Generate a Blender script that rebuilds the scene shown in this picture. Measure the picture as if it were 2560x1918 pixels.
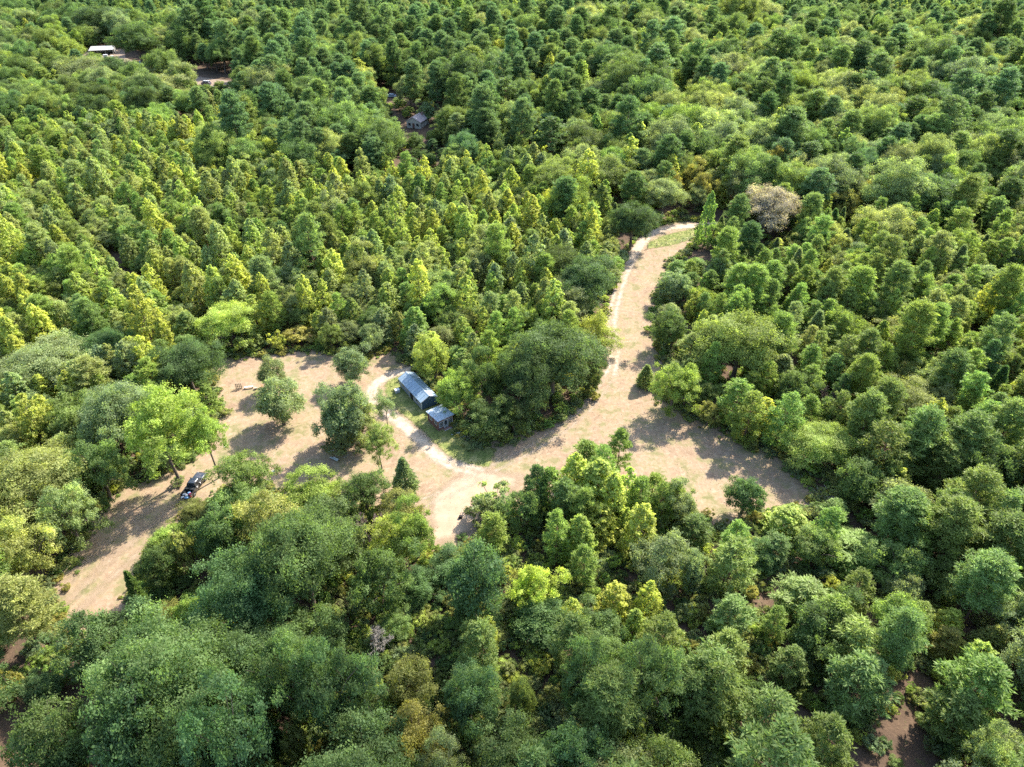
import bpy, math, random
import numpy as np
from mathutils import Vector, Matrix

S = bpy.context.scene
for o in list(bpy.data.objects):
    bpy.data.objects.remove(o)
R = math.radians
PI = math.pi

# ------------------------------------------------------------------ camera
CAM_H = 90.0
PITCH = 36.0
cd = bpy.data.cameras.new('camera')
cam = bpy.data.objects.new('camera', cd)
S.collection.objects.link(cam)
cam.location = (0, 0, CAM_H)
cam.rotation_euler = (R(90 - PITCH), 0, 0)
cd.sensor_fit = 'HORIZONTAL'
cd.sensor_width = 36.0
cd.lens = 36.0 * 1775.0 / 2560.0
cd.clip_start = 0.5
cd.clip_end = 9000
S.camera = cam

# ------------------------------------------------------------------ sky and sun
SUN_EL = 43.0
SUN_AZ = 40.0          # clockwise from +Y (the way the camera looks)
W = bpy.data.worlds.new('World')
S.world = W
W.use_nodes = True
wn = W.node_tree.nodes
wl = W.node_tree.links
sky = wn.new('ShaderNodeTexSky')
sky.sky_type = 'NISHITA'
sky.sun_disc = False
sky.sun_elevation = R(SUN_EL)
sky.sun_rotation = R(SUN_AZ)
sky.air_density = 1.0
sky.dust_density = 1.2
bg = wn['Background']
bg.inputs['Strength'].default_value = 0.15
wl.new(sky.outputs[0], bg.inputs['Color'])

sd = bpy.data.lights.new('sun', 'SUN')
sd.energy = 4.2
sd.angle = R(0.6)
sd.color = (1.0, 0.93, 0.82)
sun = bpy.data.objects.new('sun', sd)
S.collection.objects.link(sun)
az, el = R(SUN_AZ), R(SUN_EL)
tosun = Vector((math.sin(az) * math.cos(el), math.cos(az) * math.cos(el), math.sin(el)))
sun.rotation_euler = tosun.to_track_quat('Z', 'Y').to_euler()
sun.location = tosun * 500

vs = S.view_settings
vs.view_transform = 'Standard'
vs.look = 'None'
vs.exposure = 2.0
vs.gamma = 1.0
vs.use_curve_mapping = False
S.render.engine = 'CYCLES'
cy = S.cycles
cy.max_bounces = 7
cy.diffuse_bounces = 4
cy.glossy_bounces = 2
cy.transmission_bounces = 5
cy.transparent_max_bounces = 12
cy.volume_bounces = 0
cy.caustics_reflective = False
cy.caustics_refractive = False
cy.use_denoising = False
cy.sample_clamp_indirect = 2.0

# ------------------------------------------------------------------ helpers
COL = S.collection
def link(o):
    COL.objects.link(o)
    return o
def tag(o, label=None, cat=None, group=None, kind=None):
    if label: o['label'] = label
    if cat: o['category'] = cat
    if group: o['group'] = group
    if kind: o['kind'] = kind
    return o
def empty(name, loc=(0, 0, 0), rz=0.0):
    o = bpy.data.objects.new(name, None)
    o.empty_display_size = 0.5
    link(o)
    o.location = loc
    o.rotation_euler = (0, 0, rz)
    return o

class MB:
    """collects boxes, prisms and tubes; build() links ONE mesh object"""
    def __init__(s):
        s.v = []; s.f = []; s.m = []
    def add(s, vs_, fs_, m=0):
        b = len(s.v)
        s.v += [tuple(p) for p in vs_]
        s.f += [tuple(b + i for i in f) for f in fs_]
        s.m += [m] * len(fs_)
        return s
    def box(s, x0, x1, y0, y1, z0, z1, m=0):
        return s.add([(x0, y0, z0), (x1, y0, z0), (x1, y1, z0), (x0, y1, z0), (x0, y0, z1), (x1, y0, z1), (x1, y1, z1), (x0, y1, z1)],
                     [(0, 3, 2, 1), (4, 5, 6, 7), (0, 1, 5, 4), (1, 2, 6, 5), (2, 3, 7, 6), (3, 0, 4, 7)], m)
    def prism(s, prof, axis, a, b, m=0):
        """closed 2-D profile extruded along axis ('x' : profile is (y,z); 'y' : profile is (x,z))"""
        n = len(prof)
        pt = (lambda p, t: (t, p[0], p[1])) if axis == 'x' else (lambda p, t: (p[0], t, p[1]))
        vs_ = [pt(p, a) for p in prof] + [pt(p, b) for p in prof]
        fs_ = [tuple(range(n)), tuple(reversed(range(n, 2 * n)))]
        for i in range(n):
            j = (i + 1) % n
            fs_.append((i, n + i, n + j, j))
        return s.add(vs_, fs_, m)
    def tube(s, p0, p1, r0, r1=None, n=6, m=0, cap=True):
        p0, p1 = Vector(p0), Vector(p1)
        r1 = r0 if r1 is None else r1
        d = (p1 - p0).normalized()
        a = d.orthogonal().normalized()
        b = d.cross(a)
        vs_ = [p0 + (a * math.cos(2 * PI * i / n) + b * math.sin(2 * PI * i / n)) * r0 for i in range(n)]
        vs_ += [p1 + (a * math.cos(2 * PI * i / n) + b * math.sin(2 * PI * i / n)) * r1 for i in range(n)]
        fs_ = [(i, (i + 1) % n, n + (i + 1) % n, n + i) for i in range(n)]
        if cap:
            fs_ += [tuple(reversed(range(n))), tuple(range(n, 2 * n))]
        return s.add(vs_, fs_, m)
    def mesh(s, name, mats):
        me = bpy.data.meshes.new(name)
        me.from_pydata(s.v, [], s.f)
        for x in (mats if isinstance(mats, (list, tuple)) else [mats]):
            me.materials.append(x)
        me.polygons.foreach_set('material_index', s.m)
        me.update()
        return me
    def build(s, name, mats, parent=None, bevel=0.0, smooth=False):
        me = s.mesh(name, mats)
        o = bpy.data.objects.new(name, me)
        link(o)
        o.parent = parent
        if smooth:
            me.shade_smooth()
        if bevel:
            md = o.modifiers.new('bevel', 'BEVEL')
            md.width = bevel
            md.segments = 2
            md.limit_method = 'ANGLE'
        return o
def B(x0, x1, y0, y1, z0, z1):
    return MB().box(x0, x1, y0, y1, z0, z1)

def np_mesh(name, verts, polys, mats, var=None, midx=None):
    """verts (N,3); polys (M,k) of one size k; fast mesh from arrays"""
    me = bpy.data.meshes.new(name)
    N, M, k = len(verts), len(polys), polys.shape[1]
    me.vertices.add(N)
    me.vertices.foreach_set('co', np.ascontiguousarray(verts, dtype=np.float32).ravel())
    me.loops.add(M * k)
    me.loops.foreach_set('vertex_index', np.ascontiguousarray(polys, dtype=np.int32).ravel())
    me.polygons.add(M)
    me.polygons.foreach_set('loop_start', np.arange(0, M * k, k, dtype=np.int32))
    me.polygons.foreach_set('loop_total', np.full(M, k, dtype=np.int32))
    for x in mats:
        me.materials.append(x)
    if midx is not None:
        me.polygons.foreach_set('material_index', midx.astype(np.int32))
    if var is not None:
        a = me.attributes.new('var', 'FLOAT', 'FACE')
        a.data.foreach_set('value', var.astype(np.float32))
    me.update(calc_edges=True)
    return me

# ------------------------------------------------------------------ materials
def new_mat(name):
    m = bpy.data.materials.new(name)
    m.use_nodes = True
    n = m.node_tree.nodes
    l = m.node_tree.links
    return m, n, l, n['Principled BSDF']
def setp(b, col=None, rough=None, spec=None, metal=None):
    if col is not None: b.inputs['Base Color'].default_value = (*col, 1)
    if rough is not None: b.inputs['Roughness'].default_value = rough
    if spec is not None: b.inputs['Specular IOR Level'].default_value = spec
    if metal is not None: b.inputs['Metallic'].default_value = metal
def node(n, t, **k):
    x = n.new(t)
    for a, b in k.items():
        setattr(x, a, b)
    return x
def mixc(n, l, fac, a, b, blend='MIX'):
    x = n.new('ShaderNodeMix')
    x.data_type = 'RGBA'
    x.blend_type = blend
    for i, v in ((0, fac), (6, a), (7, b)):
        if isinstance(v, (int, float)): x.inputs[i].default_value = v
        elif isinstance(v, tuple): x.inputs[i].default_value = (*v, 1)
        else: l.new(v, x.inputs[i])
    return x.outputs[2]
def ramp(n, l, src, stops, interp='LINEAR'):
    x = n.new('ShaderNodeValToRGB')
    x.color_ramp.interpolation = interp
    e = x.color_ramp.elements
    while len(e) < len(stops): e.new(0.5)
    for i, (p, c) in enumerate(stops):
        e[i].position = p
        e[i].color = (*c, 1) if isinstance(c, tuple) else (c, c, c, 1)
    l.new(src, x.inputs[0])
    return x.outputs[0]
def noise(n, l, scale, detail=4, rough=.55, vec=None, dist=0.0):
    x = n.new('ShaderNodeTexNoise')
    x.inputs['Scale'].default_value = scale
    x.inputs['Detail'].default_value = detail
    x.inputs['Roughness'].default_value = rough
    x.inputs['Distortion'].default_value = dist
    if vec is not None: l.new(vec, x.inputs['Vector'])
    return x.outputs[0]
def coords(n, l, scale=(1, 1, 1), rot=(0, 0, 0), kind='Object'):
    t = n.new('ShaderNodeTexCoord')
    if scale == (1, 1, 1) and rot == (0, 0, 0):
        return t.outputs[kind]
    m = n.new('ShaderNodeMapping')
    m.inputs['Scale'].default_value = scale
    m.inputs['Rotation'].default_value = rot
    l.new(t.outputs[kind], m.inputs['Vector'])
    return m.outputs[0]
def math_(n, l, op, a, b=None, c=None, clamp=False):
    x = n.new('ShaderNodeMath')
    x.operation = op
    x.use_clamp = clamp
    for i, v in enumerate((a, b, c)):
        if v is None: continue
        if isinstance(v, (int, float)): x.inputs[i].default_value = v
        else: l.new(v, x.inputs[i])
    return x.outputs[0]
def bump(n, l, b, h, strength=.4, dist=.1):
    x = n.new('ShaderNodeBump')
    x.inputs['Strength'].default_value = strength
    x.inputs['Distance'].default_value = dist
    l.new(h, x.inputs['Height'])
    l.new(x.outputs[0], b.inputs['Normal'])

def leaf_mat(name, source, rough=.6, trans=.55, spec=.16, warm=(1.12, 1.16, .62)):
    m, n, l, b = new_mat(name)
    if source == 'inst':
        a = node(n, 'ShaderNodeAttribute', attribute_type='INSTANCER', attribute_name='tint')
        tint = a.outputs['Color']
    else:
        tint = n.new('ShaderNodeObjectInfo').outputs['Color']
    v = node(n, 'ShaderNodeAttribute', attribute_name='var')
    gain = math_(n, l, 'MULTIPLY_ADD', v.outputs['Fac'], .75, .62)
    c = mixc(n, l, 1.0, tint, gain, 'MULTIPLY')
    # single leaves and sprays that have begun to turn yellow
    turn = ramp(n, l, v.outputs['Fac'], [(.72, 0.0), (1.0, .35)])
    c = mixc(n, l, turn, c, mixc(n, l, 1.0, c, (1.35, 1.28, .85), 'MULTIPLY'))
    l.new(c, b.inputs['Base Color'])
    setp(b, None, rough, spec)
    t = n.new('ShaderNodeBsdfTranslucent')
    tc = mixc(n, l, 1.0, c, warm, 'MULTIPLY')
    l.new(tc, t.inputs['Color'])
    ms = n.new('ShaderNodeMixShader')
    ms.inputs[0].default_value = trans
    l.new(b.outputs[0], ms.inputs[1])
    l.new(t.outputs[0], ms.inputs[2])
    l.new(ms.outputs[0], n['Material Output'].inputs['Surface'])
    return m
def simple(name, col, rough=.6, spec=.4, metal=0.0, var=.25, scale=3.0, stretch=(1, 1, 1), bmp=0.0, dirt=None):
    """a plain surface with uneven colour, a little relief and wear"""
    m, n, l, b = new_mat(name)
    co = coords(n, l, stretch)
    k = noise(n, l, scale, 6, .65, co)
    g = ramp(n, l, k, [(.25, 1 - var), (.75, 1 + var * .5)])
    c = mixc(n, l, 1.0, (col[0], col[1], col[2]), g, 'MULTIPLY')
    if dirt:
        k2 = noise(n, l, scale * .4, 8, .7, co)
        c = mixc(n, l, ramp(n, l, k2, [(.5, 0.0), (.7, .75)]), c, dirt)
    l.new(c, b.inputs['Base Color'])
    setp(b, None, rough, spec, metal)
    if bmp: bump(n, l, b, k, bmp, .03)
    return m

M = {}
M['leaf'] = leaf_mat('leaf', 'obj')
M['leaf_i'] = leaf_mat('leaf_mass', 'inst')
M['needle'] = leaf_mat('needle', 'obj', .55, .50, .16, (1.10, 1.15, .66))
M['needle_i'] = leaf_mat('needle_mass', 'inst', .55, .50, .16, (1.10, 1.15, .66))
M['bark'] = simple('bark', (.13, .10, .075), .9, .2, 0, .5, 2.5, (6, 6, 1), .6)
M['bark_pine'] = simple('bark_pine', (.17, .105, .07), .9, .2, 0, .5, 2.5, (6, 6, 1.5), .6)
M['deadwood'] = simple('deadwood', (.30, .27, .235), .9, .2, 0, .4, 2.5, (5, 5, 1), .4)
M['deadtwig'] = simple('deadtwig', (.20, .145, .125), .9, .2, 0, .4, 2.5, (5, 5, 1), .4)

def ground_mats():
    # forest floor : pine straw and leaf litter
    m, n, l, b = new_mat('forest_floor')
    co = coords(n, l)
    k1 = noise(n, l, .18, 5, .6, co)
    k2 = noise(n, l, 2.2, 8, .7, co)
    c = ramp(n, l, k1, [(.3, (.062, .044, .032)), (.55, (.105, .069, .046)), (.75, (.15, .103, .066))])
    c = mixc(n, l, ramp(n, l, k2, [(.3, .55), (.7, 0.0)]), c, (.05, .036, .026))
    k3 = noise(n, l, .6, 6, .65, co)
    c = mixc(n, l, ramp(n, l, k3, [(.57, 0.0), (.66, .7)]), c, (.075, .085, .028))
    l.new(c, b.inputs['Base Color'])
    setp(b, None, .95, .1)
    bump(n, l, b, k2, .7, .2)
    M['floor'] = m
    # mown dry field, lets the floor show through along a ragged edge
    def sheet(name, colour, edge_amp, nscale, bscale=6.0, bstr=.55, soft=.5, rough=.95):
        m, n, l, b = new_mat(name)
        co = coords(n, l)
        c, h = colour(n, l, co)
        l.new(c, b.inputs['Base Color'])
        setp(b, None, rough, .1)
        bump(n, l, b, h, bstr, .08)
        e = node(n, 'ShaderNodeAttribute', attribute_name='edge').outputs['Fac']
        k = noise(n, l, nscale, 6, .72, co)
        a = math_(n, l, 'ADD', e, math_(n, l, 'MULTIPLY', math_(n, l, 'SUBTRACT', k, .5), edge_amp))
        a = math_(n, l, 'MULTIPLY_ADD', a, 1.0 / soft, .5, True)
        tr = n.new('ShaderNodeBsdfTransparent')
        ms = n.new('ShaderNodeMixShader')
        l.new(a, ms.inputs[0])
        l.new(tr.outputs[0], ms.inputs[1])
        l.new(b.outputs[0], ms.inputs[2])
        l.new(ms.outputs[0], n['Material Output'].inputs['Surface'])
        M[name] = m
    def field(n, l, co):
        k1 = noise(n, l, .16, 7, .68, co)
        c = ramp(n, l, k1, [(.30, (.150, .100, .064)), (.43, (.212, .148, .096)), (.53, (.222, .166, .100)), (.62, (.190, .155, .082)), (.72, (.122, .114, .052))])
        k2 = noise(n, l, 1.1, 7, .7, co, .6)
        c = mixc(n, l, ramp(n, l, k2, [(.45, 0.0), (.68, .6)]), c, (.33, .255, .182))
        k3 = noise(n, l, 3.4, 8, .75, co)
        c = mixc(n, l, ramp(n, l, k3, [(.28, .42), (.46, 0.0)]), c, (.15, .10, .062))
        k4 = noise(n, l, .32, 6, .7, co)
        c = mixc(n, l, ramp(n, l, k4, [(.50, 0.0), (.62, .65)]), c, (.120, .122, .048))
        # faint mowing passes
        co2 = coords(n, l, (.9, .10, 1), (0, 0, R(-38)))
        k5 = noise(n, l, 1.0, 6, .65, co2, 1.2)
        c = mixc(n, l, ramp(n, l, k5, [(.36, .30), (.52, 0.0)]), c, (.165, .118, .075))
        return c, k3
    sheet('dry_field', field, 3.0, .55, soft=.7)
    def sand(n, l, co):
        k1 = noise(n, l, .7, 6, .65, co)
        c = ramp(n, l, k1, [(.3, (.275, .212, .15)), (.55, (.36, .29, .215)), (.75, (.42, .355, .275))])
        k3 = noise(n, l, 5, 8, .7, co)
        c = mixc(n, l, ramp(n, l, k3, [(.3, .35), (.5, 0.0)]), c, (.27, .20, .135))
        return c, k3
    sheet('sand', sand, 2.6, .8, soft=1.1)
    def rut(n, l, co):
        k1 = noise(n, l, .5, 6, .65, co)
        c = ramp(n, l, k1, [(.3, (.26, .185, .125)), (.6, (.31, .235, .165)), (.75, (.34, .27, .195))])
        k3 = noise(n, l, 5, 8, .7, co)
        c = mixc(n, l, ramp(n, l, k3, [(.3, .45), (.55, 0.0)]), c, (.22, .155, .10))
        return c, k3
    sheet('rut', rut, 2.2, .5, soft=2.2)
    def lawn(n, l, co):
        k1 = noise(n, l, .5, 6, .65, co)
        c = ramp(n, l, k1, [(.3, (.085, .115, .03)), (.5, (.15, .165, .05)), (.68, (.28, .25, .11)), (.8, (.40, .31, .18))])
        k3 = noise(n, l, 3.5, 8, .75, co)
        c = mixc(n, l, ramp(n, l, k3, [(.3, .6), (.5, 0.0)]), c, (.05, .075, .02))
        return c, k3
    sheet('lawn', lawn, 2.6, .6, soft=.8)
    def gravel(n, l, co):
        k1 = noise(n, l, .6, 6, .65, co)
        c = ramp(n, l, k1, [(.3, (.15, .108, .076)), (.6, (.22, .172, .13)), (.75, (.30, .255, .205))])
        k3 = noise(n, l, 6, 8, .7, co)
        c = mixc(n, l, ramp(n, l, k3, [(.3, .4), (.5, 0.0)]), c, (.15, .115, .085))
        return c, k3
    sheet('gravel', gravel, 1.6, .6, soft=.7)
ground_mats()

# ------------------------------------------------------------------ ground
CLEAR = [(-71.6, 68.9), (-71.6, 76.6), (-72.2, 85.7), (-69.9, 93.1), (-62.3, 97.4), (-59.5, 103.9), (-59.7, 112.5), (-65.4, 123.6), (-68.6, 134.4), (-57.8, 135.3), (-43.5, 137.9), (-35.2, 133.4), (-29.5, 137.3), (-23.2, 133.4), (-17.7, 125.4), (-14.1, 117.1), (-9.7, 108.1), (-5.9, 103.9), (2.2, 107.4), (10.7, 112.5), (17.2, 122), (20.1, 136.3), (23.3, 150.8), (27.8, 170.1), (31.1, 181.1), (39.7, 199.7), (46.8, 208.3), (58, 213.7), (58.6, 203), (51.7, 190), (44.5, 179.6), (38.9, 162.4), (35.3, 144.3), (34.5, 130.7), (31.7, 120.3), (35.4, 114), (41.7, 108.8), (45.9, 103.9), (50.9, 99.9), (54, 93.7), (55.3, 87.9), (47.3, 85.7), (35.2, 81.5), (27.6, 86.8), (15.7, 87.9), (1.1, 84.6), (-5.8, 79.5), (-10.7, 73.8), (-15.4, 76.6), (-17.8, 83.6), (-32.8, 87.9), (-45.1, 91.3), (-52, 89.6), (-56.3, 81.5), (-58, 71.1), (-55.8, 61.2), (-64.4, 59.7)]
def sdf_poly(P, poly):
    """signed distance to a polygon, positive inside"""
    x, y = P[:, 0], P[:, 1]
    d = np.full(len(P), 1e9)
    ins = np.zeros(len(P), bool)
    n = len(poly)
    for i in range(n):
        ax, ay = poly[i]; bx, by = poly[(i + 1) % n]
        ex, ey = bx - ax, by - ay
        t = np.clip(((x - ax) * ex + (y - ay) * ey) / (ex * ex + ey * ey + 1e-9), 0, 1)
        d = np.minimum(d, np.hypot(x - ax - t * ex, y - ay - t * ey))
        c = ((ay > y) != (by > y)) & (x < (bx - ax) * (y - ay) / (by - ay + 1e-12) + ax)
        ins ^= c
    return np.where(ins, d, -d)
def sdf_line(P, line, hw):
    x, y = P[:, 0], P[:, 1]
    d = np.full(len(P), -1e9)
    for i in range(len(line) - 1):
        a, b = line[i], line[i + 1]
        ex, ey = b[0] - a[0], b[1] - a[1]
        t = np.clip(((x - a[0]) * ex + (y - a[1]) * ey) / (ex * ex + ey * ey + 1e-9), 0, 1)
        w = hw if not isinstance(hw, (list, tuple)) else hw[i] + (hw[i + 1] - hw[i]) * t
        d = np.maximum(d, w - np.hypot(x - a[0] - t * ex, y - a[1] - t * ey))
    return d
def smooth_line(pts, k=5):
    out = []
    n = len(pts)
    for i in range(n - 1):
        p0, p1, p2, p3 = pts[max(i - 1, 0)], pts[i], pts[i + 1], pts[min(i + 2, n - 1)]
        for j in range(k):
            t = j / k
            out.append(tuple(.5 * (2 * p1[c] + (p2[c] - p0[c]) * t + (2 * p0[c] - 5 * p1[c] + 4 * p2[c] - p3[c]) * t * t + (3 * p1[c] - p0[c] - 3 * p2[c] + p3[c]) * t ** 3) for c in (0, 1)))
    out.append(tuple(pts[-1]))
    return out
def sheet(name, sdf, bbox, step, z, mat, label, cat, margin=1.8):
    x0, x1, y0, y1 = bbox
    xs = np.arange(x0, x1 + step, step)
    ys = np.arange(y0, y1 + step, step)
    X, Y = np.meshgrid(xs, ys)
    P = np.stack([X.ravel(), Y.ravel()], 1)
    e = sdf(P)
    nx, ny = len(xs), len(ys)
    idx = np.arange(nx * ny).reshape(ny, nx)
    q = np.stack([idx[:-1, :-1].ravel(), idx[:-1, 1:].ravel(), idx[1:, 1:].ravel(), idx[1:, :-1].ravel()], 1)
    q = q[(e[q] > -margin).any(1)]
    used = np.unique(q)
    mp = np.zeros(nx * ny, int); mp[used] = np.arange(len(used))
    V = np.column_stack([P[used], np.full(len(used), z)])
    me = np_mesh(name, V, mp[q], [M[mat]])
    a = me.attributes.new('edge', 'FLOAT', 'POINT')
    a.data.foreach_set('value', e[used].astype(np.float32))
    o = link(bpy.data.objects.new(name, me))
    tag(o, label, cat, kind='structure')
    return o

g = MB()
xs = [-3000, -1200, -500, -200, 0, 200, 500, 1200, 3000]
ys = [-400, -100, 50, 150, 300, 500, 900, 2000, 6000]
g.add([(x, y, 0) for y in ys for x in xs], [(j * 9 + i, j * 9 + i + 1, j * 9 + i + 10, j * 9 + i + 9) for j in range(8) for i in range(8)])
tag(g.build('ground', M['floor']), 'brown forest floor of leaf litter and pine straw', 'ground', kind='structure')

sheet('clearing', lambda P: sdf_poly(P, CLEAR), (-78, 62, 54, 220), .7, .004, 'dry_field',
      'tan mown clearing of dry grass and bare soil', 'clearing', 3.0)
DRIVE = smooth_line([(64, 208.6), (58.2, 207.6), (49.2, 205.8), (41.1, 199.7), (35.1, 187.0), (30.0, 172.7), (26.6, 160.0), (24.2, 148.6), (23.6, 136.3), (20.8, 125.4), (14.6, 114.0), (6.7, 105.3), (1.2, 100.6), (-4.8, 96.1), (-11.9, 90.5), (-20, 86)])
def offs(line, d):
    out = []
    for i, p in enumerate(line):
        a = line[max(i - 1, 0)]; b = line[min(i + 1, len(line) - 1)]
        t = Vector((b[0] - a[0], b[1] - a[1])).normalized()
        out.append((p[0] - t.y * d, p[1] + t.x * d))
    return out
nD = len(DRIVE)
def drive_sdf(P):
    a = sdf_line(P, offs(DRIVE[:45], .8), [.75] * 20 + [.55] * 25)
    b = sdf_line(P, offs(DRIVE[:45], -.8), [.75] * 20 + [.5] * 25)
    c = sdf_line(P, DRIVE[:26], [1.5] * 20 + [1.2, 1.0, .8, .5, .2, .1])
    d = sdf_line(P, offs(DRIVE[40:], .85), .34) - .35
    e = sdf_line(P, offs(DRIVE[40:], -.85), .34) - .35
    return np.maximum.reduce([a, b, c, d, e])
sheet('dirt_drive', drive_sdf, (-25, 68, 80, 214), .42, .012, 'sand',
      'pale sandy two-track drive running up to the far bend', 'dirt drive')
SAND = smooth_line([(-18.5, 131.2), (-21.2, 129.8), (-26.5, 127.2), (-29.4, 123.3), (-29.4, 119.0), (-26.6, 114.6), (-22.4, 110.6), (-18.2, 105.6), (-14.6, 101.0), (-10.6, 97.8), (-6.5, 96.5)])
sheet('sand_path', lambda P: np.maximum.reduce([sdf_line(P, offs(SAND, .72), .55), sdf_line(P, offs(SAND, -.72), .55), sdf_line(P, SAND, [.0, .1, .3, .6, .9] + [1.1] * 12 + [.5] * 10 + [1.0] * 14 + [.8, .6, .4, .2, .1, .0, -.2, -.3, -.4, -.5])]), (-36, -2, 92, 136), .35, .016, 'sand',
      'wide pale sand path curving past the grey-blue shed', 'sand path')
sheet('lawn', lambda P: sdf_poly(P, [(-27.6, 125.2), (-22.2, 130.2), (-13.5, 119.5), (-7.4, 107.4), (-3.2, 101.9), (-4.4, 97.4), (-8.5, 98.0), (-12.0, 100.6), (-17.6, 108.1), (-22.6, 113.6), (-26.4, 119.3)]),
      (-32, 2, 92, 134), .4, .008, 'lawn', 'green grass patch around the grey-blue shed and cabin', 'lawn')
sheet('grass_strip', lambda P: sdf_poly(P, [(39.4, 190.6), (40.5, 195), (46.6, 200.4), (57.5, 206.0), (60, 202.5), (57.5, 199.8), (46.9, 193.2)]),
      (34, 66, 186, 210), .5, .008, 'lawn', 'yellow-green grass strip between the drive bend and the wire fence', 'grass strip')
# wheel ruts in the mown grass at the lower left, and by the pickup
for pts, lab in (([(-66, 62), (-63.5, 70), (-60.5, 77), (-57.5, 83), (-55, 90)], 'faint wheel rut beside the dark oaks in the left clearing'),
                 ([(-68, 64), (-66, 72), (-63, 79), (-60, 85), (-58, 89)], 'faint wheel rut in the middle of the left clearing'),
                 ([(-70, 66.5), (-68.5, 74), (-66, 81), (-63, 87), (-61, 91)], 'faint wheel rut at the outer side of the left clearing')):
    L = smooth_line(pts)
    sheet('wheel_rut', lambda P, L=L: sdf_line(P, L, .4) - .15, (-75, -50, 56, 96), .4, .012, 'rut', lab, 'wheel rut')
sheet('bare_patch', lambda P: sdf_poly(P, [(-13.5, 79), (-6.5, 81.5), (-3, 88), (2, 95), (-8, 97), (-14, 90)]), (-20, 8, 72, 102), .6, .010, 'rut',
      'worn bare soil where the drive meets the lower clearing', 'bare soil')
sheet('yard', lambda P: sdf_poly(P, [(-262, 452), (-254, 472), (-238, 474), (-226, 448), (-206, 428), (-176, 406), (-146, 392), (-138, 382), (-148, 374), (-164, 376), (-196, 406), (-220, 420), (-248, 442)]),
      (-280, -125, 362, 500), 1.2, .006, 'gravel', 'pale sandy yard far off in the upper left wood', 'yard', 3.0)
sheet('yard', lambda P: sdf_poly(P, [(-118, 318), (-100, 336), (-84, 338), (-86, 318), (-100, 310)]),
      (-124, -78, 302, 344), 1.0, .006, 'lawn', 'small grassy gap in the wood left of the far farmhouse', 'yard', 3.0)
sheet('bare_patch', lambda P: sdf_poly(P, [(196, 286), (203, 306), (216, 308), (222, 290), (208, 282)]), (188, 230, 276, 314), 1.0, .006, 'rut',
      'reddish bare ground at the far right edge of the wood', 'bare soil', 3.0)

# ------------------------------------------------------------------ the cloud whose shade lies on the near wood
def cloud_over(cx, cy_, ax, ay, h):
    m, n, l, b = new_mat('cloud')
    setp(b, (.85, .85, .86), .95, .1)
    e = node(n, 'ShaderNodeAttribute', attribute_name='thick').outputs['Fac']
    tr = n.new('ShaderNodeBsdfTransparent')
    ms = n.new('ShaderNodeMixShader')
    l.new(e, ms.inputs[0]); l.new(tr.outputs[0], ms.inputs[1]); l.new(b.outputs[0], ms.inputs[2])
    l.new(ms.outputs[0], n['Material Output'].inputs['Surface'])
    c = Vector((cx, cy_, 0)) + tosun * (h / tosun.z)
    nu, nv = 72, 24
    V, T, Fc = [], [], []
    q = random.Random(21)
    ph = [q.uniform(0, 6.28) for _ in range(8)]
    for side in (1, -1):
        for j in range(nv + 1):
            r = j / nv
            for i in range(nu):
                a = 2 * PI * i / nu
                k = 1 + .10 * math.sin(3 * a + ph[0]) + .07 * math.sin(7 * a + ph[1]) + .04 * math.sin(13 * a + ph[2])
                t = math.sqrt(max(0, 1 - r * r))
                lump = 1 + .3 * math.sin(9 * r * math.cos(a) + ph[3]) * math.sin(8 * r * math.sin(a) + ph[4])
                V.append((c.x + ax * k * r * math.cos(a), c.y + ay * k * r * math.sin(a), c.z + t * lump * (26 if side > 0 else -9)))
                T.append(.42 * min(1, (1 - r) / .30))
    for s_ in (0, 1):
        o_ = s_ * (nv + 1) * nu
        for j in range(nv):
            for i in range(nu):
                f = (o_ + j * nu + i, o_ + j * nu + (i + 1) % nu, o_ + (j + 1) * nu + (i + 1) % nu, o_ + (j + 1) * nu + i)
                Fc.append(f if s_ else f[::-1])
    me = np_mesh('cloud', np.array(V), np.array(Fc), [m])
    a = me.attributes.new('thick', 'FLOAT', 'POINT')
    a.data.foreach_set('value', np.array(T, dtype=np.float32))
    me.shade_smooth()
    tag(link(bpy.data.objects.new('cloud', me)), 'low cloud over the near wood that shades the lower picture', 'cloud', kind='structure')
cloud_over(-2, 2, 62, 58, 700)

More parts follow.
